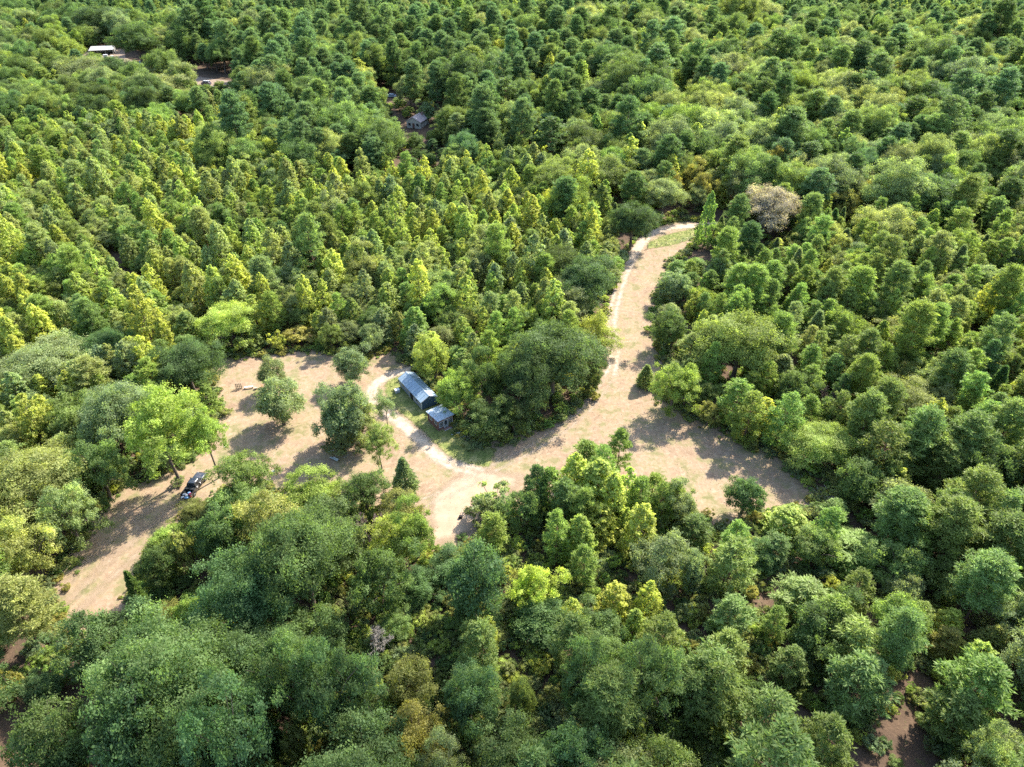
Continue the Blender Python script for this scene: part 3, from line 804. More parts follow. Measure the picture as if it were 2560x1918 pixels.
# ------------------------------------------------------------------ where the trees stand (x, y, height, width in metres)
HAND = [
    ('o', 'k', -67.1, 120.3, 11.9, 10.9), ('t', 'a', -59.9, 93.3, 20.4, 10.6), ('t', 'a', -53.3, 94.7, 16.7, 6.5), ('o', 'e', -50.3, 120.9, 9, 6.9),
    ('o', 'e', -45.5, 110, 11.5, 10), ('o', 'y', -64.4, 138.2, 10.7, 10.6), ('s', 'y', -59.5, 142.4, 11.1, 7.2), ('h', 'm', -61.3, 136.4, 5.4, 6.7),
    ('h', 'y', -54, 137.7, 3.9, 3.9), ('h', 'l', -49, 140.8, 4, 8.3), ('o', 'm', -41.4, 136.5, 7, 5.3), ('s', 'm', -73.4, 137.3, 9.7, 7.7),
    ('s', 'g', -84, 141.5, 11.6, 10.7), ('s', 'y', -81.4, 127.2, 9.5, 6.7), ('o', 'd', -88.7, 128.6, 9.4, 10.8), ('h', 'e', -77.6, 125.3, 7.6, 4.3),
    ('o', 'e', -97.4, 121.7, 11.4, 15.2), ('o', 'e', -70.2, 100.5, 17.2, 11.8), ('o', 'm', -82.7, 103.3, 11.1, 10.2), ('o', 'm', -70.5, 89.1, 12.8, 8.2),
    ('o', 'w', -78.3, 85.4, 14, 14.4), ('o', 'w', -91.8, 98.1, 8.1, 7.4), ('t', 'm', -44.4, 86.2, 13.1, 7.5), ('o', 'g', -33.6, 86.6, 7, 9.5),
    ('o', 'l', -48.5, 83.6, 7, 6.7), ('h', 'e', -59.9, 92.9, 1.5, 2.5), ('o', 'e', -34.6, 123.4, 9.4, 8.7), ('o', 'e', -30.9, 104, 14.4, 9.5),
    ('t', 'm', -24.1, 97.2, 9.7, 5.1), ('l', 'e', -24.8, 109.5, 8, 3.9), ('c', 'e', -18.8, 90.5, 8.3, 4.6), ('o', 'e', -32.2, 136.1, 8, 6),
    ('o', 'y', -16.6, 124.6, 12.6, 8.8), ('s', 'g', -22.2, 138.7, 10, 8.1), ('p', 'g', -4.9, 128, 10.9, 5.3), ('p', 'g', -3.7, 136, 11.2, 5.6),
    ('p', 'g', 0.5, 136, 11.6, 5.6), ('p', 'g', -9.5, 131.9, 9.3, 4.5), ('s', 'm', -10.3, 121.7, 10, 6.8), ('o', 'd', -5.2, 115.9, 12.2, 6.9),
    ('o', 'g', -11.1, 113, 11.3, 7.1), ('o', 'k', 8.3, 118.8, 16, 15.7), ('o', 'k', 2.6, 113.7, 15, 10.7), ('o', 'd', -3.2, 106.2, 7.5, 8.9),
    ('o', 'k', 0.4, 107.4, 9.5, 7.8), ('o', 'k', 15.6, 119.7, 9.4, 5.8), ('o', 'e', 13.9, 149.3, 10.6, 13.8), ('o', 'k', 18.6, 153.5, 14.5, 13.2),
    ('o', 'k', 12.4, 162.2, 12.9, 11.8), ('l', 'y', 18.8, 137.2, 9.7, 8.4), ('l', 'y', 22.6, 135.4, 6, 6), ('c', 'w', 28.5, 122.9, 5.4, 4.1),
    ('o', 'g', 32.1, 114.1, 11.3, 9), ('o', 'e', 41.1, 158.9, 10.3, 9), ('o', 'd', 36.4, 137.3, 10.8, 9.8), ('p', 'g', 19.4, 96.6, 10.1, 5),
    ('p', 'g', 13.4, 94.1, 9, 7.4), ('p', 'd', 4.2, 85.5, 11.7, 5.9), ('s', 'y', 14, 85, 12.8, 8.7), ('p', 'm', 8.5, 82.1, 11.1, 6.3),
    ('s', 'y', 19.2, 85, 11.2, 4.4), ('p', 'g', 24, 87.6, 7.5, 5.8), ('p', 'g', 27.2, 85.1, 8.7, 4.9), ('h', 'w', -2.8, 85.8, 4.9, 7.1),
    ('h', 'e', -4.9, 84.4, 4.5, 5), ('o', 'd', -25.1, 86.4, 8.5, 7.9), ('o', 'l', -18.1, 82.3, 6.6, 6.9), ('p', 'w', -66.9, 59.6, 14.1, 8),
    ('o', 'w', -73.2, 71.4, 13, 7.9), ('o', 'w', -70.6, 78.4, 12.7, 8.1), ('o', 'd', -53.3, 70.2, 10, 6.3), ('c', 'd', -53, 63.6, 11.7, 2.9),
    ('h', 'l', -50.1, 72.6, 9.4, 4.5), ('o', 'd', -45, 74.9, 14.1, 7.9), ('o', 'l', -38.5, 75.9, 11.8, 10.2), ('o', 'b', -29.5, 65.7, 19.7, 12.2),
    ('o', 'b', -36.2, 62.1, 14.8, 11.2), ('o', 'g', -45.4, 61.8, 9.4, 5.3), ('l', 'l', -49.1, 61.3, 6.7, 3.8), ('o', 'b', -55.9, 56.4, 11.3, 9.2),
    ('l', 'l', -37.4, 59, 6.6, 6.3), ('o', 'b', -41.1, 46.4, 20.2, 13.2), ('o', 'b', -30.6, 39.9, 21.2, 8.9), ('o', 'b', -42.1, 40.4, 20.8, 10.3),
    ('o', 'b', -52.9, 41.7, 15.8, 8.9), ('o', 'b', -26.5, 48.5, 18, 8.1), ('o', 'b', -22.3, 46.4, 19.4, 7.4), ('h', 'l', -65.6, 51.5, 5.9, 3.7),
    ('o', 'l', -25.8, 43.8, 9.7, 3.2), ('o', 'y', -18.4, 75.8, 9, 8.1), ('o', 'g', -15.1, 75.8, 11.6, 6.1), ('x', 'n', -23, 77.7, 6.6, 6),
    ('o', 'd', -19, 65.7, 14.1, 8.2), ('o', 'b', -5.5, 64.5, 17.2, 10.3), ('p', 'g', -3.2, 77.1, 9, 6.2), ('p', 'g', 7, 74.7, 12.4, 5.5),
    ('s', 'y', 14.1, 79.1, 8.7, 6.5), ('s', 'y', 18.6, 80.3, 6.8, 3.1), ('o', 'v', 3.2, 66.5, 9.3, 6.8), ('p', 'g', 10.9, 70.6, 9.3, 5.6),
    ('o', 'e', 22, 71, 10.1, 8.7), ('s', 'y', 14.9, 64.4, 7.9, 5.2), ('s', 'y', 17.1, 60.7, 7.3, 3.3), ('s', 'y', 19.5, 64, 9, 4),
    ('o', 'd', 4, 61.6, 6.4, 9.3), ('p', 'd', -6.6, 61.5, 6.6, 4.2), ('s', 'y', -3.2, 59.4, 7.7, 3), ('o', 'm', -16.9, 61.7, 4.9, 4.9),
    ('x', 'n', -19.1, 57.8, 6.4, 4.1), ('o', 'l', -13.5, 51.8, 9.5, 7.1), ('o', 'b', -19.1, 48.1, 16.3, 6.8), ('o', 'b', -5.4, 48.4, 11.5, 6.6),
    ('o', 'b', 9, 50.2, 14.1, 6.4), ('o', 'b', 16.4, 49.6, 16.5, 8.3), ('o', 'b', 12.5, 60, 6.5, 7.2), ('o', 'b', 6.9, 41.2, 14, 7.3),
    ('o', 'm', 1.4, 49.1, 10.4, 3.9), ('o', 'e', -8.1, 39.7, 11.3, 5.5), ('o', 'l', -11.1, 43.2, 11.1, 7), ('o', 'b', -15.6, 43, 12.7, 9.2),
    ('s', 'y', 45.1, 80.7, 6.4, 7.4), ('p', 'g', 50.2, 77.5, 9.6, 5.4), ('p', 'g', 53.9, 75.6, 4.8, 10.4), ('p', 'g', 34.5, 74.7, 9.9, 5.3),
    ('o', 'e', 27.2, 69.8, 9.8, 4.9), ('p', 'm', 42.8, 65.5, 6.9, 9.6), ('p', 'm', 31.1, 62, 7.9, 7.3), ('p', 'm', 28.6, 55.9, 9.1, 6.9),
    ('p', 'm', 36.9, 54.4, 7.7, 5.6), ('p', 'm', 50, 65.7, 9.3, 5.9), ('o', 'e', 57.4, 66.7, 7.4, 5.7), ('p', 'm', 44.3, 50.7, 10.9, 9.3),
    ('p', 'm', 50.3, 54.6, 14.8, 6.1), ('p', 'm', 31.4, 45.5, 11.3, 8.5), ('p', 'm', 37.2, 42.6, 11.9, 7.3), ('p', 'g', 57.9, 49, 13.1, 9.7),
    ('p', 'm', 55.2, 46.9, 9.4, 8.1), ('c', 'w', 66.8, 58.6, 6.1, 5.8), ('p', 'l', 59.6, 57.8, 6.5, 4.9), ('p', 'g', 36.6, 60.5, 8.1, 4.4),
    ('o', 'w', 56, 41.7, 10.5, 5.3), ('p', 'g', 41.2, 121, 12.6, 6.4), ('p', 'g', 35.3, 115.5, 11.4, 5.6), ('o', 'm', 47.6, 124.6, 15.5, 15.6),
    ('c', 'e', 55.7, 120.1, 9.5, 8.7), ('p', 'g', 43.8, 109.3, 11, 7.8), ('p', 'g', 44.8, 104.7, 11.8, 7.6), ('o', 'l', 38.9, 109.9, 5.8, 4.6),
    ('p', 'g', 50.5, 102.7, 13.3, 7.5), ('x', 'n', 62.2, 112.2, 7, 4.6), ('o', 'y', 56.1, 97.7, 8.2, 11), ('p', 'g', 61.5, 121, 11.8, 6.4),
    ('p', 'm', 68.8, 122.9, 12.9, 8.7), ('p', 'm', 79.5, 125.7, 8.5, 7.3), ('o', 'w', 76.8, 111.4, 8.8, 11.3), ('x', 'n', 63.2, 134.6, 4.7, 3.5),
    ('o', 'd', 59.7, 87.8, 10.3, 8.7), ('o', 'w', 85.9, 137.2, 8.1, 9.5), ('c', 'e', 68.1, 136.1, 10.7, 5.9), ('o', 'd', 39.5, 85.8, 9, 7),
    ('o', 'r', 75.7, 199.7, 15.3, 14.2), ('o', 'v', 78.8, 233.6, 11.3, 8.9), ('o', 'w', 111, 238.8, 11.2, 11.7), ('s', 'g', 55.9, 191.5, 16.6, 5.3),
    ('o', 'e', 128, 251, 13.1, 12.7), ('o', 'd', 158.8, 372.2, 17, 14.5), ('o', 'd', 179.4, 316.3, 17, 17.9), ('o', 'w', 104.7, 185.5, 14.5, 14.3),
    ('o', 'd', 126.5, 207.6, 16.6, 17.9), ('o', 'v', 15.8, 213.4, 10.4, 10.7), ('o', 'v', 8.9, 341.9, 9.4, 7.1), ('p', 'd', 13.6, 257.7, 19, 18.4),
    ('o', 'k', 23.9, 258.8, 16.1, 16.9), ('p', 'd', -3, 309.4, 20.3, 16.9), ('s', 'y', -73.4, 365.3, 16.3, 11.3), ('o', 'm', 30.3, 227.9, 14.2, 16.3),
    ('o', 'e', 46.8, 211.1, 13.6, 11), ('c', 'g', 41.1, 210, 8.8, 3.8), ('o', 'k', 34.3, 190.3, 13.5, 12.8), ('p', 'd', -121.6, 339.5, 16.3, 15.5),
    ('o', 'd', -88.7, 325.9, 17.3, 19), ('o', 'd', -209.3, 432.3, 20.2, 22.5), ('o', 'k', -257.4, 490.5, 20.4, 31), ('o', 'm', -214.9, 329.7, 13.4, 15.9),
    ('o', 'e', -206, 363.9, 17.2, 24.7), ('o', 'e', -164.2, 349.3, 12.9, 21.7), ('s', 'm', -186, 360.7, 12.5, 14.9), ('p', 'g', 6.3, 85.5, 11, 6),
    ('s', 'y', 10.6, 87.8, 11.6, 6.6), ('p', 'g', 15.7, 89.1, 12.5, 6.1), ('s', 'y', 16.3, 82.1, 12.4, 6.3), ('p', 'g', 21.3, 84.6, 9.5, 5.4),
    ('p', 'g', 25, 83.2, 9.8, 5.4), ('p', 'g', 11.4, 80.6, 11.2, 6.8), ('o', 'e', 27.8, 82.7, 8.9, 5.9), ('o', 'm', 2.1, 82, 9.8, 6.1),
    ('o', 'e', -32.8, 102.9, 10, 7.6), ('o', 'e', -28.8, 103.3, 9.7, 6.7), ('h', 'e', -32, 102.2, 3.8, 6.8), ('o', 'e', -36.7, 317.5, 9.4, 7.7),
    ('o', 'e', -52.1, 344.3, 4.2, 6.5), ('o', 'd', -37.8, 278.3, 6.8, 7.8), ('o', 'm', -28.6, 284.2, 9.1, 8.6), ('o', 'e', -48.2, 277, 11.6, 9.6),
    ('p', 'e', -20.9, 280.4, 14.1, 8.4), ('p', 'd', -14.9, 282.1, 14.8, 7.9),
]
rng = np.random.default_rng(7)
def stand(x, y):
    """which stand of the wood a spot belongs to"""
    if y > 520 + 25 * math.sin(x * .013): return 'far'
    if y < 95:
        return 'oaks' if x < -6 else 'pinesR'
    if x > 30 and y < 205: return 'right'
    if y > 262 + .12 * x + 14 * math.sin(x * .03) and x < .085 * y:
        if x < -.40 * y - 6: return 'farleft' if y > 300 else 'young'
        if y < 330 and x < -110: return 'young'
        return 'tall'
    if x > .085 * y and y > 195: return 'mixed'
    if x > 12 and y > 195: return 'mixed'
    return 'young'
# stand: spacing, jitter, keep, [(proto, weight, [(tint, weight)...], height range, width range)]
STANDS = {   # tints run from dark to light; neighbours tend to share them
    'young': (4.4, .46, .97, [('s', .46, 'mgewwyyyyy', (7.5, 13), (4.4, 6.6)), ('p', .25, 'dmggww', (7.5, 12.5), (4.6, 6.6)), ('o', .28, 'dmmegwwy', (5, 10), (5, 8.5)), ('c', .01, 'de', (5, 8), (2.6, 3.6))]),
    'tall': (7.2, .5, .96, [('P', .50, 'kdqqm', (14, 23), (7.5, 11)), ('O', .20, 'kdme', (12, 18), (10, 15)), ('o', .26, 'dqmewy', (8, 15), (7, 11)), ('s', .04, 'my', (11, 16), (6, 8))]),
    'mixed': (6.6, .5, .98, [('P', .26, 'ddqm', (13, 21), (7.5, 11)), ('o', .40, 'dqmmegewly', (8, 16), (7, 11)), ('O', .22, 'kdmmeww', (12, 18), (10.5, 15)), ('s', .11, 'mgyy', (10, 16), (6, 8.5)), ('c', .01, 'e', (7, 10), (3, 4))]),
    'right': (4.6, .5, .96, [('p', .56, 'dmmggww', (8, 14), (4.8, 7.2)), ('o', .25, 'dmegwy', (5, 10), (4.8, 8.5)), ('c', .10, 'dkee', (6.5, 11), (3, 4.6)), ('s', .09, 'gyy', (7, 11), (4, 5.6))]),
    'pinesR': (4.9, .48, .95, [('p', .58, 'dmmmg', (9, 14.5), (6.6, 9.2)), ('s', .10, 'gyy', (6, 10), (4.2, 6)), ('o', .30, 'bdmeg', (6, 11.5), (6, 9)), ('x', .02, 'n', (4, 7), (3, 5))]),
    'oaks': (5.6, .45, .92, [('o', .80, 'kdbbmgl', (7, 12), (6.5, 9.5)), ('O', .08, 'bk', (11, 15), (9, 12)), ('p', .05, 'dm', (8, 12), (6, 8)), ('x', .03, 'n', (4, 7), (3, 5)), ('c', .04, 'd', (6, 9), (3, 4))]),
    'far': (4.9, .48, .97, [('p', .76, 'dqqqmg', (8, 14), (4.6, 6.4)), ('o', .21, 'dqmegw', (7, 13), (5.5, 9)), ('s', .03, 'gy', (9, 13), (4.4, 6))]),
    'farleft': (6.8, .5, .97, [('o', .56, 'dqmmegw', (8, 16), (7.5, 12)), ('p', .20, 'dqm', (9, 15), (6, 8.5)), ('s', .14, 'mgyy', (9, 15), (5.5, 7.5)), ('O', .10, 'kd', (14, 19), (11, 16))]),
}
ROW = R(-52)     # planting rows run down to the right
KEEP_OUT = [
    [(-155, 229), (-152, 230), (-122, 195), (-98, 171), (-79, 153), (-68, 138), (-70, 136), (-81, 151), (-100, 168), (-124, 192)],   # lane through the young stand
    [(-258, 452), (-256, 468), (-236, 474), (-222, 454), (-202, 438), (-168, 414), (-136, 400), (-136, 376), (-162, 372), (-196, 404), (-220, 416), (-246, 438)],
    [(-50, 300), (-50, 322), (-36, 326), (-30, 316), (-32, 298), (-36, 288), (-44, 288)],
    [(-72, 350), (-66, 370), (-48, 372), (-44, 352), (-56, 342)],
    [(-118, 312), (-102, 336), (-82, 338), (-84, 312), (-100, 304)],
    [(40, 200), (47, 211), (66, 217), (70, 205), (60, 200)],
    [(196, 280), (203, 306), (216, 308), (222, 286), (208, 274)],
    [(-48, 320), (-33, 320), (-29, 292), (-43, 292)],
    [(-63, 363), (-54, 363), (-50, 344), (-58, 344)],
    [(36, 186), (60, 203), (58, 183), (44, 173)],
    [(32, 48), (36, 54), (44, 46), (50, 40), (46, 34), (38, 38)],
    [(-66, 42), (-60, 54), (-55, 50), (-58, 40)],
]
LOW = [   # only low growth here: the far yard, the farmhouse, the fence and the pinkish tree show over it
    [(-168, 396), (-140, 386), (-116, 316), (-146, 326)], [(-224, 438), (-202, 430), (-176, 366), (-200, 370)], [(-256, 452), (-230, 448), (-204, 392), (-228, 398)],
    [(-49, 322), (-31, 322), (-21, 236), (-40, 236)], [(-64, 363), (-52, 363), (-38, 286), (-52, 290)],
    [(67, 202), (86, 200), (79, 174), (60, 176)], [(34, 188), (60, 205), (60, 178), (44, 168)],
]
def fill():
    out = []
    for name, (d, jit, keep, mix) in STANDS.items():
        y1 = 730 if name == 'far' else 560
        xm = .80 * y1 + 60
        nx = int(2 * 1.4 * xm / d)
        I, J = np.meshgrid(np.arange(-nx // 2, nx // 2), np.arange(-nx // 2, nx // 2))
        a, b_ = I.ravel() * d, J.ravel() * d
        x = a * math.cos(ROW) - b_ * math.sin(ROW); y = a * math.sin(ROW) + b_ * math.cos(ROW) + y1 / 2
        x = x + rng.uniform(-jit, jit, len(x)) * d; y = y + rng.uniform(-jit, jit, len(x)) * d
        k = (y > 14) & (y < y1) & (np.abs(x) < .80 * y + 45) & (rng.random(len(x)) < keep)
        x, y = x[k], y[k]
        k = np.array([stand(p, q) == name for p, q in zip(x, y)], bool)
        if not k.any(): continue
        out += [(name, p, q) for p, q in zip(x[k], y[k])]
    P = np.array([(p, q) for _, p, q in out])
    ok = sdf_poly(P, CLEAR) < -.6
    for kp in KEEP_OUT:
        ok &= sdf_poly(P, kp) < -1.0
    # the sheds, the pickup and a strip in front of the mown ground stay open
    ok &= sdf_poly(P, [(-27, 124), (-20, 130), (-13, 119), (-8, 109), (-14, 105)]) < -1.5
    low = np.zeros(len(P), bool)
    for kp in LOW:
        low |= sdf_poly(P, kp) > 0
    hx = np.array([(h[2], h[3], h[5]) for h in HAND])
    sizes, spec = [], []
    for (name, p, q) in out:
        mix = STANDS[name][3]
        r = rng.random() * sum(m[1] for m in mix); i = 0
        while r > mix[i][1] and i < len(mix) - 1:
            r -= mix[i][1]; i += 1
        pr, _, tn, hr, wr = mix[i]
        # patches: neighbours of a kind look alike
        patch = .5 + .28 * math.sin(p * .045 + 1.7 * math.sin(q * .023)) * math.cos(q * .051 + p * .011) + .22 * math.sin(p * .11 + 2.1 * math.cos(q * .09))
        u = .45 * patch + .55 * rng.random()
        t = tn[min(len(tn) - 1, int(u * len(tn)))]
        f = rng.random()
        big = math.exp(rng.normal() * .13) * (1.3 if rng.random() < .05 else 1)
        spec.append((pr, str(t), (hr[0] + (hr[1] - hr[0]) * f) * big, (wr[0] + (wr[1] - wr[0]) * (.5 * f + .5 * rng.random())) * big))
    trees = []
    for (name, p, q), s, good, lo in zip(out, spec, ok, low):
        if not good: continue
        if lo: s = ({'P': 'p', 'O': 'o'}.get(s[0], s[0]), s[1], min(s[2], 6.0) * rng.uniform(.6, 1), min(s[3], 5.5))
        dd = np.hypot(hx[:, 0] - p, hx[:, 1] - q)
        if (dd < .34 * hx[:, 2] + .26 * s[3]).any(): continue
        # low growth right in front of the mown ground, so it stays in view
        h, w = s[2], s[3]
        if q > 96 and abs(p) < 90 and q < 240:
            if float(sdf_poly(np.array([[p, q]]), CLEAR)[0]) > -7: h = min(h, 9.5) * .9; w = min(w, 6.5)
        if q < 96:
            dist = -float(sdf_poly(np.array([[p, q + 6.0]]), CLEAR)[0])
            if dist < 4 and q < 92:
                h *= .55; w *= .8
        trees.append((s[0], s[1], p, q, h, w))
    return trees
FILL = fill()
ALL = [(*t, True) for t in HAND] + [(*t, False) for t in FILL]

cp, sp_ = math.cos(R(PITCH)), math.sin(R(PITCH))
def seen(x, y, z):
    d = y * cp + (CAM_H - z) * sp_
    return 1280 + 1775 * x / d, 959 + 1775 * ((CAM_H - z) * cp - y * sp_) / d, d
def pick(k, w, h):
    """a wide oak takes the large shape"""
    if k == 'o' and w > 10.4: return 'O'
    if k == 'p' and h > 13.5 and w < 9.5: return 'P'
    return k
rows = []
for k, c, x, y, h, w, hand in ALL:
    u, v, d = seen(x, y, h * .6)
    inview = -60 < u < 2620 and -40 < v < 2060
    rows.append(dict(k=pick(k, w, h), c=c, x=float(x), y=float(y), h=float(h), w=float(w), hand=hand, u=u, v=v, px=(w + .5 * h) / d if inview else 0.0))
rows.sort(key=lambda r: (-r['hand'], -r['px']))
LIMIT = {'oak_tree': 295, 'pine_tree': 295, 'sweetgum_tree': 295, 'cedar_tree': 60, 'sparse_tree': 40, 'dead_tree': 40, 'shrub': 60}
count = {}
single, mass = [], []
for r in rows:
    nm = NAME[r['k']]
    if (r['px'] > 0 or r['hand']) and count.get(nm, 0) < LIMIT[nm]:
        count[nm] = count.get(nm, 0) + 1
        single.append(r)
    else:
        mass.append(r)

# ------------------------------------------------------------------ labels that single a tree out
ANCHOR = [
    (60, 90, 'left of the far yard'), (300, 40, 'behind the far yard'), (330, 240, 'just before the far yard'), (110, 240, 'at the upper left edge'),
    (620, 110, 'behind the far vehicles'), (600, 250, 'between far vehicles and farmhouse'), (850, 130, 'behind the far farmhouse'), (900, 320, 'just before the far farmhouse'),
    (1080, 200, 'right of the far farmhouse'), (1130, 350, 'up the slope past the farmhouse'), (1350, 110, 'in the top centre pine wood'), (1440, 330, 'just beyond the drive bend'),
    (1300, 400, 'left of the drive bend'), (1700, 90, 'in the top right pine wood'), (2080, 90, 'in the top right corner'), (1700, 280, 'in the wood beyond the bend'),
    (1950, 250, 'in the upper right wood'), (2150, 330, 'at the upper right edge'), (1600, 440, 'around the pinkish-grey tree'), (1850, 430, 'past the pinkish-grey tree'),
    (2120, 520, 'at the right edge, upper half'), (1500, 640, 'along the right drive edge'), (1680, 600, 'below the pinkish-grey tree'), (1880, 650, 'in the right-hand young wood'),
    (2120, 720, 'at the right edge, mid-height'), (1490, 840, 'at the drive fork, right side'), (1680, 800, 'above the right clearing'), (1620, 950, 'along the right clearing edge'),
    (1900, 900, 'inside the right-hand pine stand'), (2130, 920, 'at the right edge, lower half'), (1850, 1080, 'by the grey fallen branches'), (2080, 1120, 'in the lower right stand'),
    (1260, 1030, 'in the thicket below the fork'), (1480, 1130, 'just below the right clearing'), (1720, 1180, 'below the fallen branches'), (1050, 1150, 'at the lower clearing tip'),
    (1280, 1280, 'in the lower middle wood'), (1520, 1330, 'right of the lower middle wood'), (1780, 1380, 'in the lower right pines'), (2080, 1380, 'at the lower right edge'),
    (1020, 1400, 'below the lower clearing tip'), (1250, 1540, 'at the bottom edge, middle'), (1550, 1560, 'at the bottom edge, right of middle'), (1850, 1580, 'in the bottom right pines'), (2120, 1590, 'in the bottom right corner'),
    (620, 1090, 'between pickup and lower clearing'), (450, 1180, 'beside the black pickup'), (620, 1260, 'in the dark wood below the pickup'), (820, 1230, 'left of the lower clearing tip'),
    (350, 1420, 'below the left clearing arm'), (700, 1480, 'in the bottom dark oaks'), (320, 1580, 'in the bottom left corner'), (930, 1590, 'at the bottom edge, left of middle'),
    (50, 1320, 'at the left edge, low down'), (60, 1080, 'left of the pickup'), (220, 960, 'along the left clearing edge'), (400, 960, 'behind the black pickup'), (80, 850, 'at the left edge, mid-height'),
    (400, 820, 'beside the wooden pallet'), (600, 860, 'standing alone in the left clearing'), (750, 870, 'beside the pale sand path'), (830, 960, 'left of the sand path'), (560, 690, 'along the far clearing edge'),
    (100, 650, 'left of the dark lane'), (250, 730, 'above the left clearing'), (130, 430, 'in the left young stand'), (300, 560, 'right of the dark lane'), (320, 400, 'in the upper young stand'),
    (500, 560, 'in the middle young stand'), (560, 400, 'below the far vehicles'), (700, 480, 'in the yellowish middle stand'), (760, 640, 'above the shed'), (950, 480, 'in the yellowish stand centre'),
    (950, 640, 'behind the grey-blue shed'), (1150, 500, 'left of the drive'), (1220, 620, 'along the left drive edge'), (1000, 780, 'beside the grey-blue shed'), (1180, 820, 'in the dark clump beside the cabin'), (1300, 720, 'at the drive below the clump'), (1100, 690, 'above the dark clump'), (800, 720, 'at the clearing above the sand path'),
]
AX = np.array([(a, b_) for a, b_, _ in ANCHOR]) * (2560 / 2212)
ORD = 'first second third fourth fifth sixth seventh eighth ninth tenth eleventh twelfth thirteenth fourteenth fifteenth sixteenth seventeenth eighteenth nineteenth twentieth'.split()
def ordinal(i):
    if i < 20: return ORD[i]
    tens = ['twenty', 'thirty', 'forty', 'fifty'][(i + 1) // 10 - 2]
    u = (i + 1) % 10
    return tens + '-' + ORD[u - 1] if u else {'twenty': 'twentieth', 'thirty': 'thirtieth', 'forty': 'fortieth', 'fifty': 'fiftieth'}[tens]
buckets = {}
for r in single:
    a = int(np.argmin(np.hypot(AX[:, 0] - r['u'], AX[:, 1] - r['v'])))
    big = 'large' if r['w'] > 9 or r['h'] > 15 else 'small' if (r['w'] < 4.4 and r['k'] not in 'hc') or r['h'] < 4.5 else ''
    r['base'] = ' '.join(x for x in (big, CW[r['c']] if r['k'] != 'x' else 'grey', WORD[r['k']]) if x)
    r['place'] = ANCHOR[a][2]
    buckets.setdefault((r['base'], r['place']), []).append(r)
for (b_, p_), rs in buckets.items():
    rs.sort(key=lambda r: r['u'])
    for i, r in enumerate(rs):
        r['label'] = f'{b_} {p_}' if len(rs) == 1 else f'{b_} {p_}, {ordinal(i)} from the left'

GROUPS = {'oak_tree': 'broadleaf trees of the wood', 'pine_tree': 'pines of the wood', 'sweetgum_tree': 'conical leafy trees of the wood', 'cedar_tree': 'cedars of the wood',
          'sparse_tree': 'airy half-bare trees', 'dead_tree': 'leafless dead trees', 'shrub': 'bushes along the clearing'}
rr = random.Random(5)
def vary(c):
    t = TINT[c]
    g = rr.uniform(.84, 1.18)
    y = rr.uniform(-.10, .10)
    return (t[0] * g * (1 + y), t[1] * g, t[2] * g * (1 - y), 1)
for r in single:
    protos, nw, nh = PROTO[r['k']]
    p = protos[rr.randrange(len(protos))]
    nm = NAME[r['k']]
    e = bpy.data.objects.new(nm, None)
    COL.objects.link(e)
    e.location = (r['x'], r['y'], 0)
    e.rotation_euler = (0, 0, rr.uniform(0, 6.28))
    sx = r['w'] / nw
    e.scale = (sx * rr.uniform(.94, 1.06), sx * rr.uniform(.94, 1.06), r['h'] / nh)
    tag(e, r['label'], CATW[nm], GROUPS[nm])
    if p.trunk:
        t = bpy.data.objects.new('trunk', p.trunk)
        COL.objects.link(t)
        t.parent = e
    if p.crown:
        c = bpy.data.objects.new('crown', p.crown)
        COL.objects.link(c)
        c.parent = e
        c.color = vary(r['c'])

